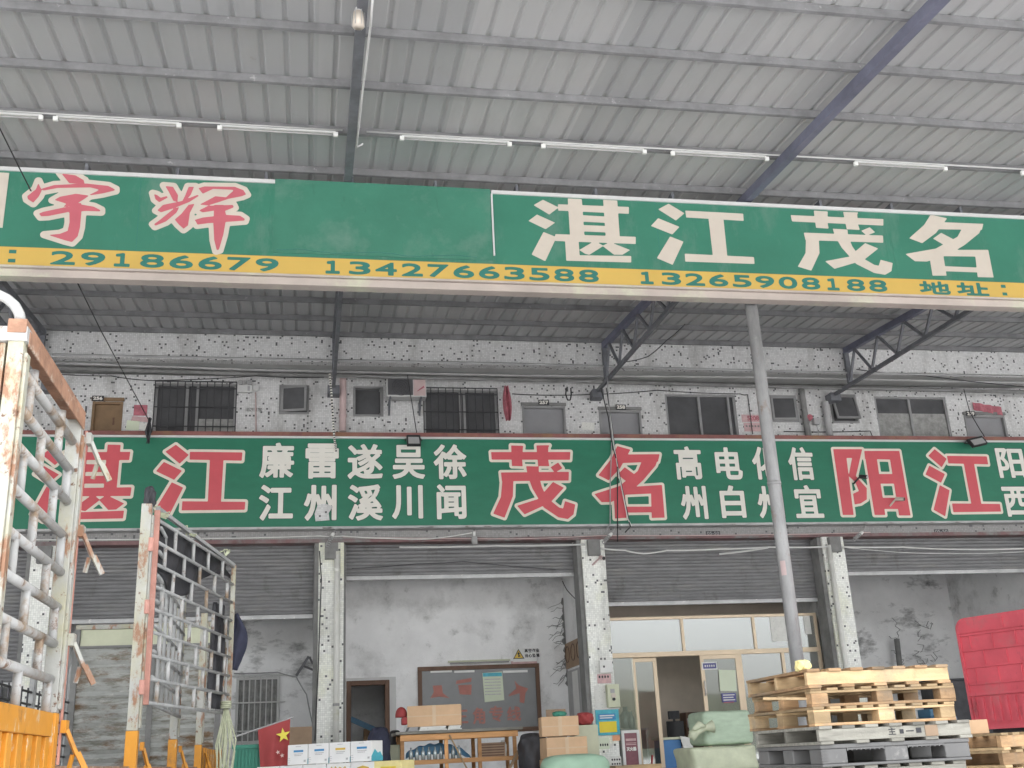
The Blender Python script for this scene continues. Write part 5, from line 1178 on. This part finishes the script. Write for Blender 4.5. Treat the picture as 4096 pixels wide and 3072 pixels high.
t = thing('brown_cupboard', 'brown cupboard with a small printer on its front inside the shop', 'cupboard', ((a + b) / 2, 23.8, F)); MB().bx(a, b, 23.6, 24.0, F, d).build('body', 'brownframe', t, bevel=.01)
a, b, cc, d = rect(1494, 1550, 1518, 1570, 23.3); t = thing('printer', 'small white printer with a dark slot and teal top inside the shop', 'printer', ((a + b) / 2, 23.4, cc)); MB().bx(a, b, 23.35, 23.59, cc, d).build('body', 'whiteplastic', t, bevel=.01); MB().bx(a + .06, b - .06, 23.343, 23.3485, cc + .04, cc + .12).build('slot', 'black', t); MB().bx(a + .06, b - .06, 23.36, 23.58, d + .002, d + .06).build('lid', 'boxteal', t)
t = thing('printer_stand', 'dark stand under the small printer', 'stand', ((a + b) / 2, 23.45, F)); MB().bx(a + .02, b - .02, 23.37, 23.58, F, cc - .003).build('stand', 'brownframe', t)
tag(MB().tube([P(1409, 1631, 22.3), P(1407, 1665, 22.3)], .022, 8).build('red_broomstick', 'flagred'), 'red tool handle leaning before the sliding door', 'tool')
a, b, cc, d = rect(1330, 1652, 1430, 1668, 17.0); tag(MB().bx(a, b, 17.0, 17.5, d - .09, d).bx(a + .02, a + .1, 17.05, 17.45, F, d - .091).bx(b - .1, b - .02, 17.05, 17.45, F, d - .091).build('wood_beam', 'wood_pale', bevel=.01), 'pale wooden plank stand in front of the fire cabinet', 'plank')
# ---------------- green wrapped sacks
YK2 = 16.9
def soft_box(name, lab, u0, v0, u1, v1, Y, dep, m, seed, puff=.03, zb=None):
    a, b, cc, d = rect(u0, v0, u1, v1, Y); cc = cc if zb is None else zb; rr = np.random.default_rng(seed); ph = rr.uniform(0, 6.28, 8)
    cx, cz, hx, hz = (a + b) / 2, (cc + d) / 2, (b - a) / 2, (d - cc) / 2
    def fn(i, j):
        an = 2 * math.pi * i; el = math.pi * (j - .5); e = .2
        f_ = lambda v, p: math.copysign(abs(v) ** p, v)
        p = Vector((hx * f_(math.cos(el), e) * f_(math.cos(an), e), dep / 2 * f_(math.cos(el), e) * f_(math.sin(an), e), hz * f_(math.sin(el), e)))
        w = 1 + puff * (math.sin(6 * p.x / hx + 3 * p.z + ph[0]) * .5 + .5 * math.sin(14 * p.z + 5 * p.x + ph[1]) + .35 * math.sin(27 * p.x - 11 * p.z + ph[2]))
        return Vector((cx, Y + dep / 2, cz)) + p * w
    o = MB().grid(fn, 72, 40).build(name, m, None, smooth=True); return o
zk = P(1560, 1611, YK2).z
t = thing('wrapped_sack', 'big square bale wrapped in pale green sacking with a tied corner', 'sack', (P(1570, 1600, YK2).x, YK2 + .4, zk)); setpar(soft_box('bale', '', 1520, 1534, 1628, 1609, YK2 + .1, .8, 'sack', 1), t)
kn = [P(u, v, YK2 - .02) for u, v in ((1540, 1569), (1524, 1572), (1508, 1578), (1494, 1590), (1488, 1588))]
MB().tube(kn, [.10, .045, .06, .085, .03], 12).tube([P(1524, 1572, YK2 - .02), P(1510, 1566, YK2 - .06), P(1498, 1576, YK2 - .1)], [.04, .06, .03], 10).build('tied_corner', 'sack2', t, smooth=True)
t = thing('wrapped_sack', 'lower olive green sack gathered at its right side under the square bale', 'sack', (P(1570, 1650, YK2).x, YK2 + .4, F)); setpar(soft_box('bale', '', 1500, 1611, 1640, 1680, YK2 - .1, 1.0, 'sack2', 2, .05, zb=F), t)
# ---------------- pallet stack near the camera
ang = 0; X0, Y0p = 3.55, 7.55; w_, d_ = 1.13, 1.15; zs = 2.01
cxp, cyp = X0 + w_ / 2, Y0p + d_ / 2
def plastic_pallet(label, c0, rz, w, d, h, group):
    t = thing('plastic_pallet', label, 'pallet', c0, group, rz)
    b1 = MB(); b1.bx(-w / 2, w / 2, -d / 2, d / 2, h - .028, h).bx(-w / 2, w / 2, -d / 2, d / 2, 0, .018)
    o = b1.build('deck', 'greyplastic', None, bevel=.005); o.parent = t
    b2 = MB()
    for x0, x1 in ((-w / 2 + .004, -w / 2 + .2), (-.09, .09), (w / 2 - .2, w / 2 - .004)):
        for y0, y1 in ((-d / 2 + .004, -d / 2 + .2), (-.09, .09), (d / 2 - .2, d / 2 - .004)): b2.bx(x0, x1, y0, y1, .0185, h - .0285)
    def put(o): o.parent = t
    b2.parts('foot', 'greyplastic', None, put, bevel=.008)
    b3 = MB()
    for x0, x1 in ((-w / 2 + .205, -.095), (.095, w / 2 - .205)):
        for k in range(9): x = x0 + (x1 - x0) * k / 8; b3.bx(x - .004, x + .004, -d / 2 + .002, d / 2 - .002, h - .046, h - .0283)
        b3.bx(x0, x1, -d / 2 + .003, -d / 2 + .012, h - .04, h - .0284)
    for k in range(4): b3.bx(-w / 2 - .003, -w / 2 + .05, -d / 2 - .003, -d / 2 + .05, .04 + .022 * k, .045 + .022 * k)
    o = b3.build('rib', 'greyplastic', None); o.parent = t
    return t
G = 'pallets in the tall stack'
lv = [(2.01, .135, 'stringer', 'wood', 'wood_pale', 'wood', 0, 0, 0, 'topmost pine pallet of the tall stack'), (1.874, .13, 'block', 'wood_pale', 'wood', 'wood', .03, .01, -1.2, 'pine block pallet second from the top of the stack'),
      (1.743, .132, 'block', 'wood_pale', 'wood_pale', 'wood', -.01, .0, 1.5, 'pine block pallet third from the top of the stack'), (1.61, .125, 'stringer', 'wood_grey', 'wood_grey', 'wood_grey', .03, -.06, .5, 'weathered grey wooden pallet with marks on its side'),
      (1.484, .148, 'plastic', 0, 0, 0, .02, -.05, 0, 'grey plastic pallet in the tall stack'), (1.335, .148, 'stringer', 'wood_grey', 'wood_grey', 'wood_grey', 0, -.03, -1, 'grey wooden pallet just below the plastic one')]
z = 1.335 - .149
while z > .1: lv.append((z, min(.148, z), 'block', 'wood_grey', 'wood_grey', 'wood_grey', random.uniform(-.03, .03), random.uniform(-.02, .02), random.uniform(-1, 1), 'grey wooden pallet in the lower part of the stack')); z -= .149
stk_marks = None
for zt2, h, kind, m1, m2, m3, dx, dy, rz, lab in lv:
    c0 = (cxp + dx, cyp + dy, max(0, zt2 - h))
    t = plastic_pallet(lab, c0, R(rz), w_ + .03, d_, h, G) if kind == 'plastic' else pallet(lab, c0, R(rz), w_ + (.06 if 'marks' in lab else 0), d_, h, kind, m1, m2, m3, G)
    if 'marks' in lab:
        o = text('主', -.06, .0, .045, .095, -d_ / 2 + .0075, 'blackpaint', None, 'stencil', off=.001, res=.002); o.parent = t
        o = MB().bx(.03, .06, -d_ / 2 + .006, -d_ / 2 + .0085, .05, .08).bx(.08, .14, -d_ / 2 + .006, -d_ / 2 + .0085, .062, .07).bx(.16, .2, -d_ / 2 + .006, -d_ / 2 + .0085, .05, .085).build('stencil', 'blackpaint'); o.parent = t
        o = MB().bx(.23, .33, -d_ / 2 + .004, -d_ / 2 + .0085, .025, .1).build('tape_patch', 'cardboard2'); o.parent = t
q = Vector((X0 + .03, Y0p + .12, 2.012)); blob('yellow_rag', 'crumpled pale yellow paper on top of the tall pallet stack', 'paper', (q.x, q.y, q.z + .03), .05, .05, .04, 'boxyellow', 14, .6, amp=.2)
tag(MB().bar((X0 - .2, Y0p + .35, 1.83), (X0 + .12, Y0p + .05, 1.80), .05, .018).build('split_board', 'wood_pale'), 'split board sticking out between the upper pallets', 'board')
# second stack to the right
q = P(2160, 1590, 8.6); rz2 = R(24); G2 = 'pallets in the right stack'
base = Vector((q.x, q.y, 0)); ux, uy = Vector((math.cos(rz2), math.sin(rz2), 0)), Vector((-math.sin(rz2), math.cos(rz2), 0))
cen = base + ux * .6 + uy * .55; z = P(2160, 1583, 8.6).z; ztop2 = z; k = 0
while z > .1:
    lab = ['topmost pine pallet of the low stack at the right edge', 'second pine pallet of the low stack at the right edge'][k] if k < 2 else 'pine pallet in the lower part of the right stack'
    pallet(lab, (cen.x + random.uniform(-.02, .02), cen.y, max(0, z - .138)), rz2 + R(random.uniform(-1.5, 1.5)), 1.2, 1.1, min(.138, z), 'stringer' if k < 2 else 'block', 'wood_pale', 'wood', 'wood_pale', G2); z -= .139; k += 1
c0 = base + uy * .85 + ux * .22; a = P(2066, 1570, c0.y).x; b = P(2128, 1570, c0.y).x
carton('brown_carton', 'flat brown carton on the low pallet stack at the right edge', 'carton', ((a + b) / 2, c0.y + .1, ztop2 + .002), b - a, .3, P(2096, 1556, c0.y).z - ztop2, R(4), 'cardboard', tape=False)
# ---------------- red cargo body at right
far = P(2071, 1400, 14.6); yaw = R(22); dr = Vector((math.sin(yaw), -math.cos(yaw), 0)); nr = Vector((math.cos(yaw), math.sin(yaw), 0))
rt = thing('red_cargo_truck', 'red covered cargo truck with embossed side panels cut by the right edge', 'truck', (far.x, far.y, 0))
zb_, zt_2 = P(2105, 1577, 14.6).z, P(2071, 1338, 14.6).z; LB = 3.4; WB = 1.7
fr_ = Matrix((dr, nr, Vector((0, 0, 1)))).transposed().to_4x4(); fr_.translation = Vector((far.x, far.y, 0))   # local x along the side towards the camera, y away from it
def loc(mb): mb.v = [tuple(fr_ @ Vector(p)) for p in mb.v]; return mb
H = zt_2 - zb_; rr_ = .16
poly = [(0, zb_), (0, zt_2 - rr_)] + [(rr_ - rr_ * math.cos(a_), zt_2 - rr_ + rr_ * math.sin(a_)) for a_ in np.linspace(.2, 1.57, 6)] + [(LB - rr_ + rr_ * math.sin(a_), zt_2 - rr_ + rr_ * math.cos(a_)) for a_ in np.linspace(0, 1.4, 6)] + [(LB, zt_2 - rr_), (LB, zb_)]
loc(MB().prism(poly, 0, WB)).build('cargo_body', 'redbody', rt)
em_ = MB()
z1 = zb_ + H * .295
for k, f_ in enumerate((.40, .55, .70, .84)): em_.bx(.06, LB - .06, -.022, -.001, zb_ + H * f_ - .012, zb_ + H * f_ + .012)
for r_ in range(3):
    z0_, z1_ = zb_ + H * (.40 + .15 * r_) + .014, zb_ + H * (.55 + .15 * r_ - (.01 if r_ == 2 else 0)) - .014
    for k in range(9): x = .2 + .36 * k + (.18 if r_ % 2 else 0); em_.bx(x, x + .014, -.014, -.001, z0_, z1_)
for k in range(26): x = .08 + .125 * k; em_.bx(x, x + .055, -.02, -.001, zb_ + .1, z1 - .02)
em_.bx(.03, LB - .03, -.03, -.001, z1, z1 + .05); em_.bx(.02, .06, -.026, -.001, zb_ + .02, zt_2 - .2); em_.bx(.02, LB, -.028, -.001, zb_, zb_ + .06)
loc(em_).build('side_panel', 'redbody', rt)
loc(MB().bx(.75, .78, -.02, -.001, zb_ + H * .86, zb_ + H * .97).bx(.06, LB - .06, -.018, -.001, zb_ + H * .86, zb_ + H * .875)).build('roof_seam', 'redbody', rt)
loc(MB().bx(.1, LB - .1, .3, WB - .3, .62, zb_ - .002)).build('chassis', 'darkmetal', rt)
for x in (.7, 2.6):
    for y in (.12, WB - .12):
        wl = loc(MB().tube([(x, y - .1, .36), (x, y + .1, .36)], .36, 24)).build('wheel', 'rubber', rt)
        o = loc(MB().tube([(x, y - .104, .36), (x, y + .104, .36)], .2, 18)).build('rim', 'rail', None); o.parent = wl; o.matrix_basis = worldloc(wl).inverted()
a, b, cc, d = rect(2035, 1470, 2085, 1590, 20.5); tag(MB().bx(a, b + .8, 20.5, 21.2, F, d).bx(a - .02, b + .82, 20.48, 21.22, d + .001, d + .04).build('covered_heap', 'tarp', bevel=.03), 'dark covered heap between the pallets and the red truck', 'heap')
a, b, cc, d = rect(2010, 1530, 2070, 1590, 19.3); tag(MB().bx(a, b, 19.3, 19.9, F, d - .15).bx(a + .05, b - .1, 19.35, 19.8, d - .149, d).build('blue_crate', 'bluemetal', bevel=.02), 'dull blue box on the dock behind the pallet stack', 'box')
tag(MB().tube([P(1937, 1380, 26.1), P(1962, 1600, 26.1)], .07, 10).build('wall_pipe', 'concrete'), 'dark pipe on the back wall of the fourth bay', 'pipe')
# ---------------- cage trailer at left
XT = -1.46; ZB = 1.58; ZTt = 3.62; TY = lambda u, v: PX(u, v, XT).y
YN, YL_, YH, YP1, YP2 = 5.37, 6.81, 9.97, 12.93, 15.9; YE = 19.6; XL = XT - 2.45
zto = PX(60, 1531, XT).z     # top of the orange drop side
tr = thing('cage_trailer', 'high sided cage trailer with rusty white posts, orange drop sides and open gates', 'trailer', (XT - 1.2, 12, 0))
bed = MB(); bed.bx(XL, XT - .02, YN, YE, ZB - .12, ZB - .03)
bed.build('bed', 'wood_grey', tr); MB().bx(XT - .1, XT + .0, YN, YE, ZB - .2, ZB - .002).bx(XL, XL + .1, YN, YE, ZB - .2, ZB - .002).build('side_rail', 'rust', tr)
MB().bx(XL + .6, XL + .8, YN, YE, .75, ZB - .205).bx(XT - .8, XT - .6, YN, YE, .75, ZB - .205).build('chassis', 'darkmetal', tr)
for y in (14.6, 15.9, 17.2):
    for x in (XT - .35, XL + .35):
        wl = MB().tube([(x - .15, y, .52), (x + .15, y, .52)], .52, 28).build('wheel', 'rubber', tr)
        o = MB().tube([(x - .155, y, .52), (x + .155, y, .52)], .28, 20).build('rim', 'rail'); o.parent = wl; o.matrix_basis = worldloc(wl).inverted()
def post(y, w=.09, ztop=ZTt, x=XT, mm='paintwhite', low=True):
    o = MB().bx(x - w / 2, x + w / 2, y - w / 2, y + w / 2, zto if low else ZB, ztop).bx(x + w / 2, x + w / 2 + .018, y - .02, y + .045, (zto if low else ZB) + .02, ztop - .1).build('post', mm, tr, bevel=.004)
    if low: MB().bx(x - w / 2 - .004, x + w / 2 + .004, y - w / 2 - .004, y + w / 2 + .004, ZB - .12, zto - .002).build('lower_post', 'orange', tr, bevel=.004)
    return o
post(YN, .075); post(YL_, .085); post(YH, .09, P(312, 1090, YH).z); post(YP1, .085); post(YP2, .085); post(YE, .08)
for y in (YN, YL_ + .4, 9.5, 12.0, 14.5, 17.0, YE): post(y, .07, 3.3, XL, 'tubegrey', False)
# side panel between first two posts: rungs and short uprights as in a ladder fence
zr = [PX(u, v, XT).z for u, v in ((163, 962), (158, 1025), (153, 1092), (145, 1165), (140, 1243), (135, 1318), (123, 1393), (113, 1469))]
zr = sorted(zr, reverse=True)
rgm = MB()
for z in zr: rgm.tube([(XT, YN + .03, z), (XT, YL_ - .03, z)], .026, 10)
rgm.parts('rung', 'tubepaint', tr, smooth=True)
upm = MB(); L = YL_ - YN
zl = [ZTt - .06] + zr + [zto]
for r_, (za, zb2) in enumerate(zip(zl, zl[1:])):
    for f_ in ((.22, .72) if r_ % 2 else (.45, .93)):
        if r_ == 0: f_ = f_ - .2
        y = YN + L * f_; upm.tube([(XT, y, zb2), (XT, y, za)], .024, 10)
upm.parts('upright', 'tubepaint', tr, smooth=True)
MB().bx(XT - .045, XT + .045, YN - .05, YL_ + .05, ZTt - .004, ZTt + .07).bx(XT + .046, XT + .056, YN, YL_, ZTt - .06, ZTt + .02).build('top_rail', 'rust', tr, bevel=.004)
MB().bx(XT - .035, XT + .035, YN - .02, YL_ - .055, zto - .13, zto - .002).build('drop_side_rail', 'orange', tr, bevel=.004)
ds = MB()
for k in range(7): y = YN + .06 + (L - .2) * k / 6; ds.bx(XT - .02, XT + .025, y, y + .1, ZB - .02, zto - .131)
ds.bx(XT - .015, XT - .003, YN, YL_ - .055, ZB - .02, zto - .131); ds.build('drop_side', 'orange', tr, bevel=.008)
# front bulkhead, rusty cream plate and roof hoop
zpl0, zpl1 = P(0, 1000, YN).z, P(0, 715, YN).z
MB().bx(XL + .05, XT - .052, YN - .02, YN + .02, ZB, ZTt - .05).build('bulkhead', 'paintwhite', tr); MB().bx(XL, XT + .05, YN - .045, YN + .045, ZTt - .046, ZTt + .03).build('bulkhead_rail', 'tubepaint', tr)
hp = [P(u, v, YN) for u, v in ((45, 697), (42, 678), (32, 660), (16, 646), (-4, 636), (-60, 622), (-200, 610))]; MB().tube(hp, .026, 10).build('roof_hoop', 'tubepaint', tr, smooth=True)
# far side fence
fs = MB()
for z in np.arange(ZB + .1, 2.75, .17): fs.tube([(XL, YN, z), (XL, YE, z)], .017, 6)
for y in np.arange(YN + .2, YE, .35): fs.tube([(XL, y, ZB), (XL, y, 2.75)], .013, 6)
fs.build('far_side_fence', 'darkmetal', tr)
# latches along the second and hinge posts
def latch(u, v, y, lab=None, s_=1.):
    q = PX(u, v, XT); q.y = y + .055; x = XT + .075
    lm = MB().bx(x - .015, x + .015, q.y - .02, q.y + .06, q.z + .02, q.z + .09).bar((x + .01, q.y + .02, q.z + .04), (x + .07 * s_, q.y + .05, q.z - .10), .035, .02).bar((x + .075 * s_, q.y + .05, q.z - .09), (x + .13 * s_, q.y + .07, q.z - .2), .03, .03).bar((x + .05 * s_, q.y + .05, q.z - .1), (x + .03, q.y + .06, q.z - .19), .025, .015)
    lm.build('latch', 'paintwhite' if v < 1550 else 'orange', tr)
for v in (975, 1190, 1425, 1600): latch(170, v, YL_)
latch(310, 1630, YH, s_=.7); latch(390, 1632, YP1, s_=.7); latch(440, 1632, YP2, s_=.7)
MB().bx(XT + .05, XT + .062, YL_ + .05, YL_ + .075, ZB, ZTt - .05).build('edge_strip', 'redrust', tr)
tg = MB(); zE = P(470, 1598, YE).z
for y in np.arange(YP2 + .15, YE, .42): tg.bx(XT - .02, XT + .03, y, y + .26, ZB - .1, zto - .03)
tg.bx(XT - .025, XT - .005, YP2 + .05, YE, ZB - .1, zto - .03); tg.build('rear_drop_side', 'orange', tr, bevel=.01)
# rear doors seen through the open side
bk = MB(); nb = 14; z = ZB
zt3 = P(300, 1352, YE).z
for k in range(nb):
    h = (zt3 - .35 - ZB) / nb; bk.add([(XL + .1, YE - .0, ZB + h * k), (XT - .1, YE, ZB + h * k), (XT - .1, YE - .035, ZB + h * (k + .5)), (XL + .1, YE - .035, ZB + h * (k + .5)), (XT - .1, YE, ZB + h * (k + 1)), (XL + .1, YE, ZB + h * (k + 1))], [(0, 1, 2, 3), (3, 2, 4, 5)])
rd = bk.build('rear_door', 'tailmetal', tr)
MB().bx(XL + .1, XT - .1, YE - .01, YE + .02, zt3 - .34, zt3 - .05).build('upper_panel', 'meter', rd); MB().bx(XL + .02, XT - .02, YE - .05, YE + .04, zt3 - .045, zt3 + .03).build('header', 'paintwhite', rd)
MB().bx(XL, XL + .095, YE - .05, YE + .04, ZB, zt3 - .05).bx(XT - .095, XT, YE - .05, YE + .04, ZB, zt3 - .05).bx(XL + .1, XT - .1, YE - .045, YE - .012, zt3 - .36, zt3 - .32).bx(XL + 1.25, XL + 1.34, YE - .06, YE - .036, ZB, zt3 - .37).build('door_frame', 'concrete', rd)
# open gate leaf swung outward from the hinge post
gdir = Vector((_ray(1160, 1645)[0], _ray(1160, 1645)[1], 0)).normalized()
h0 = Vector((XT + .07, YH + .02, 0)); k5 = _ray(500, 1400); tt = (h0.x * k5[1] - h0.y * k5[0]) / (gdir.y * k5[0] - gdir.x * k5[1]); GL = tt
gz1 = P(335, 1118, YH).z; gz0 = P(320, 1516, YH).z
gp = lambda s_, z: h0 + gdir * (GL * s_) + Vector((0, 0, z))
gate = tr
gl = MB().bar(gp(.02, gz0 - .02), gp(.02, gz1 + .08), .05, .05).build('gate_leaf', 'redrust', tr, bevel=.004)
def gpart(mb, nm, mm, **k):
    o = mb.build(nm, mm, None, **k); o.parent = gl; o.matrix_basis = worldloc(gl).inverted(); return o
def gparts(mb, nm, mm):
    def put(o): o.parent = gl; o.matrix_basis = worldloc(gl).inverted()
    mb.parts(nm, mm, None, put, smooth=True)
rows = np.linspace(gz1, gz0, 9); g1 = MB()
for z in rows: g1.tube([gp(.03, z), gp(.98, z)], .0165, 8)
gparts(g1, 'gate_rung', 'tubegrey')
g2 = MB()
for r_, (za, zb2) in enumerate(zip(rows, rows[1:])):
    for f_ in ((.12, .33, .52, .72, .90) if r_ % 2 else (.22, .43, .62, .82)): g2.tube([gp(f_, za), gp(f_, zb2)], .018, 8)
gparts(g2, 'gate_upright', 'tubepaint')
gpart(MB().bar(gp(.99, gz0 - .05), gp(.99, gz1 + .02), .05, .05), 'end_post', 'paintwhite', bevel=.004)
gpart(MB().bar(gp(.02, gz1 + .1), gp(.99, gz1 + .02), .035, .035), 'top_bar', 'tubegrey')
for z in (gz0 + .12, (gz0 + gz1) / 2, gz1 - .25): gpart(MB().tube([h0 + Vector((-.015, -.05, z - .06)), h0 + Vector((-.015, -.05, z + .06))], .025, 10), 'hinge', 'redrust')
# second gate leaf folded back behind the first
hb2 = Vector((XT + .06, YP1 - .03, 0)); g4 = MB(); gd2 = (Vector((XT + .06, YP1, 0)) - Vector((XT + .10, YH + .2, 0)))
for z in np.linspace(gz1 - .05, gz0, 8): g4.tube([Vector((XT + .1, YH + .2, z)), Vector((XT + .06, YP1 - .05, z))], .018, 8)
for f_ in np.linspace(.15, .9, 6): g4.tube([Vector((XT + .1, YH + .2, gz0)) + gd2 * f_, Vector((XT + .1, YH + .2, gz1 - .05)) + gd2 * f_], .018, 8)
g4.build('inner_gate_leaf', 'tubegrey', tr, smooth=True)
# tarpaulin behind the gate top, cloths, rope
off = Vector((-.06, .10, 0))
tp = MB().grid(lambda i, j: gp(.02 + .95 * i, gz1 + .06 - (.46 + .16 * math.sin(i * 5)) * j * (.55 + .45 * math.sin(3.1 * min(1, i + .25)))) + off + Vector((.03 * math.sin(i * 22 + j * 5), .03 * math.cos(i * 17), 0)), 40, 14)
tag(tp.build('tarpaulin', 'tarp', smooth=True, solid=.01), 'dark tarpaulin draped behind the open cage gate', 'tarpaulin')
tp2 = MB().grid(lambda i, j: gp(.78 + .16 * i, gz1 - .45 - (gz1 - gz0 - .5) * j) + off + Vector((.03 * math.sin(i * 18 + j * 6), .04 * math.cos(i * 13 + j * 9), 0)), 14, 24)
tag(tp2.build('tarpaulin', 'tarp', smooth=True, solid=.01), 'twisted dark tarpaulin strip hanging down the free edge of the gate', 'tarpaulin')
q = gp(1.05, 0); q.z = P(505, 1400, q.y).z
nc = MB().grid(lambda i, j: q + Vector((-.03 + (.05 + .13 * math.sin(math.pi * j) ** 2) * i + .02 * math.sin(j * 9), .05 * math.sin(i * 5 + j * 4), .38 - .62 * j)), 14, 18)
tag(nc.build('navy_cloth', 'navy', smooth=True, solid=.02), 'navy cloth hanging outside the free edge of the gate', 'cloth')
q = h0 + Vector((-.06, 0, 0)); q.z = P(318, 1088, YH).z
blob('black_wrapping', 'black bag tied over the top of the hinge post', 'bag', (q.x, q.y, q.z + .06), .045, .045, .10, 'tarp', 21, .6, amp=.3)
rop = MB(); hk = gp(.9, gz0 + .02) + Vector((.04, -.05, 0))
for k in range(7):
    w2 = random.uniform(.02, .085); dz = random.uniform(.40, .85); o_ = random.uniform(-.05, .05)
    rop.tube([hk + Vector((o_ * .3, 0, .05)), hk + Vector((-w2 * .8 + o_ + .02 * math.sin(k * 2.3), -.02 - .008 * k, -dz * .5)), hk + Vector((-w2 * .6 + o_, -.02 - .005 * k, -dz * .93)), hk + Vector((o_, -.03, -dz)), hk + Vector((w2 * .6 + o_, -.02 - .005 * k, -dz * .93)), hk + Vector((w2 + o_, -.02, -dz * .5)), hk + Vector((o_ * .3, 0, .05))], .0075, 6)
for k in range(4): rop.tube([hk + Vector((.05 * math.cos(a_), .05 * math.sin(a_), .03 + .02 * k)) for a_ in np.linspace(0, 6.28, 13)], .01, 6)
tag(rop.build('rope_coil', 'rope', smooth=True), 'pale coiled rope hanging from the bottom corner of the gate', 'rope')
kn = MB()
for f_ in (.04, .36, .86):
    c_ = gp(f_, gz1 + .07)
    for k in range(6): a1 = random.uniform(0, 6.28); kn.tube([c_, c_ + Vector((.05 * math.cos(a1), .03, .05 * math.sin(a1) + .02)), c_ + Vector((.09 * math.cos(a1 + .5), .0, .07 * math.sin(a1 + .5)))], .008, 5)
gpart(kn, 'rope_tie', 'rope')
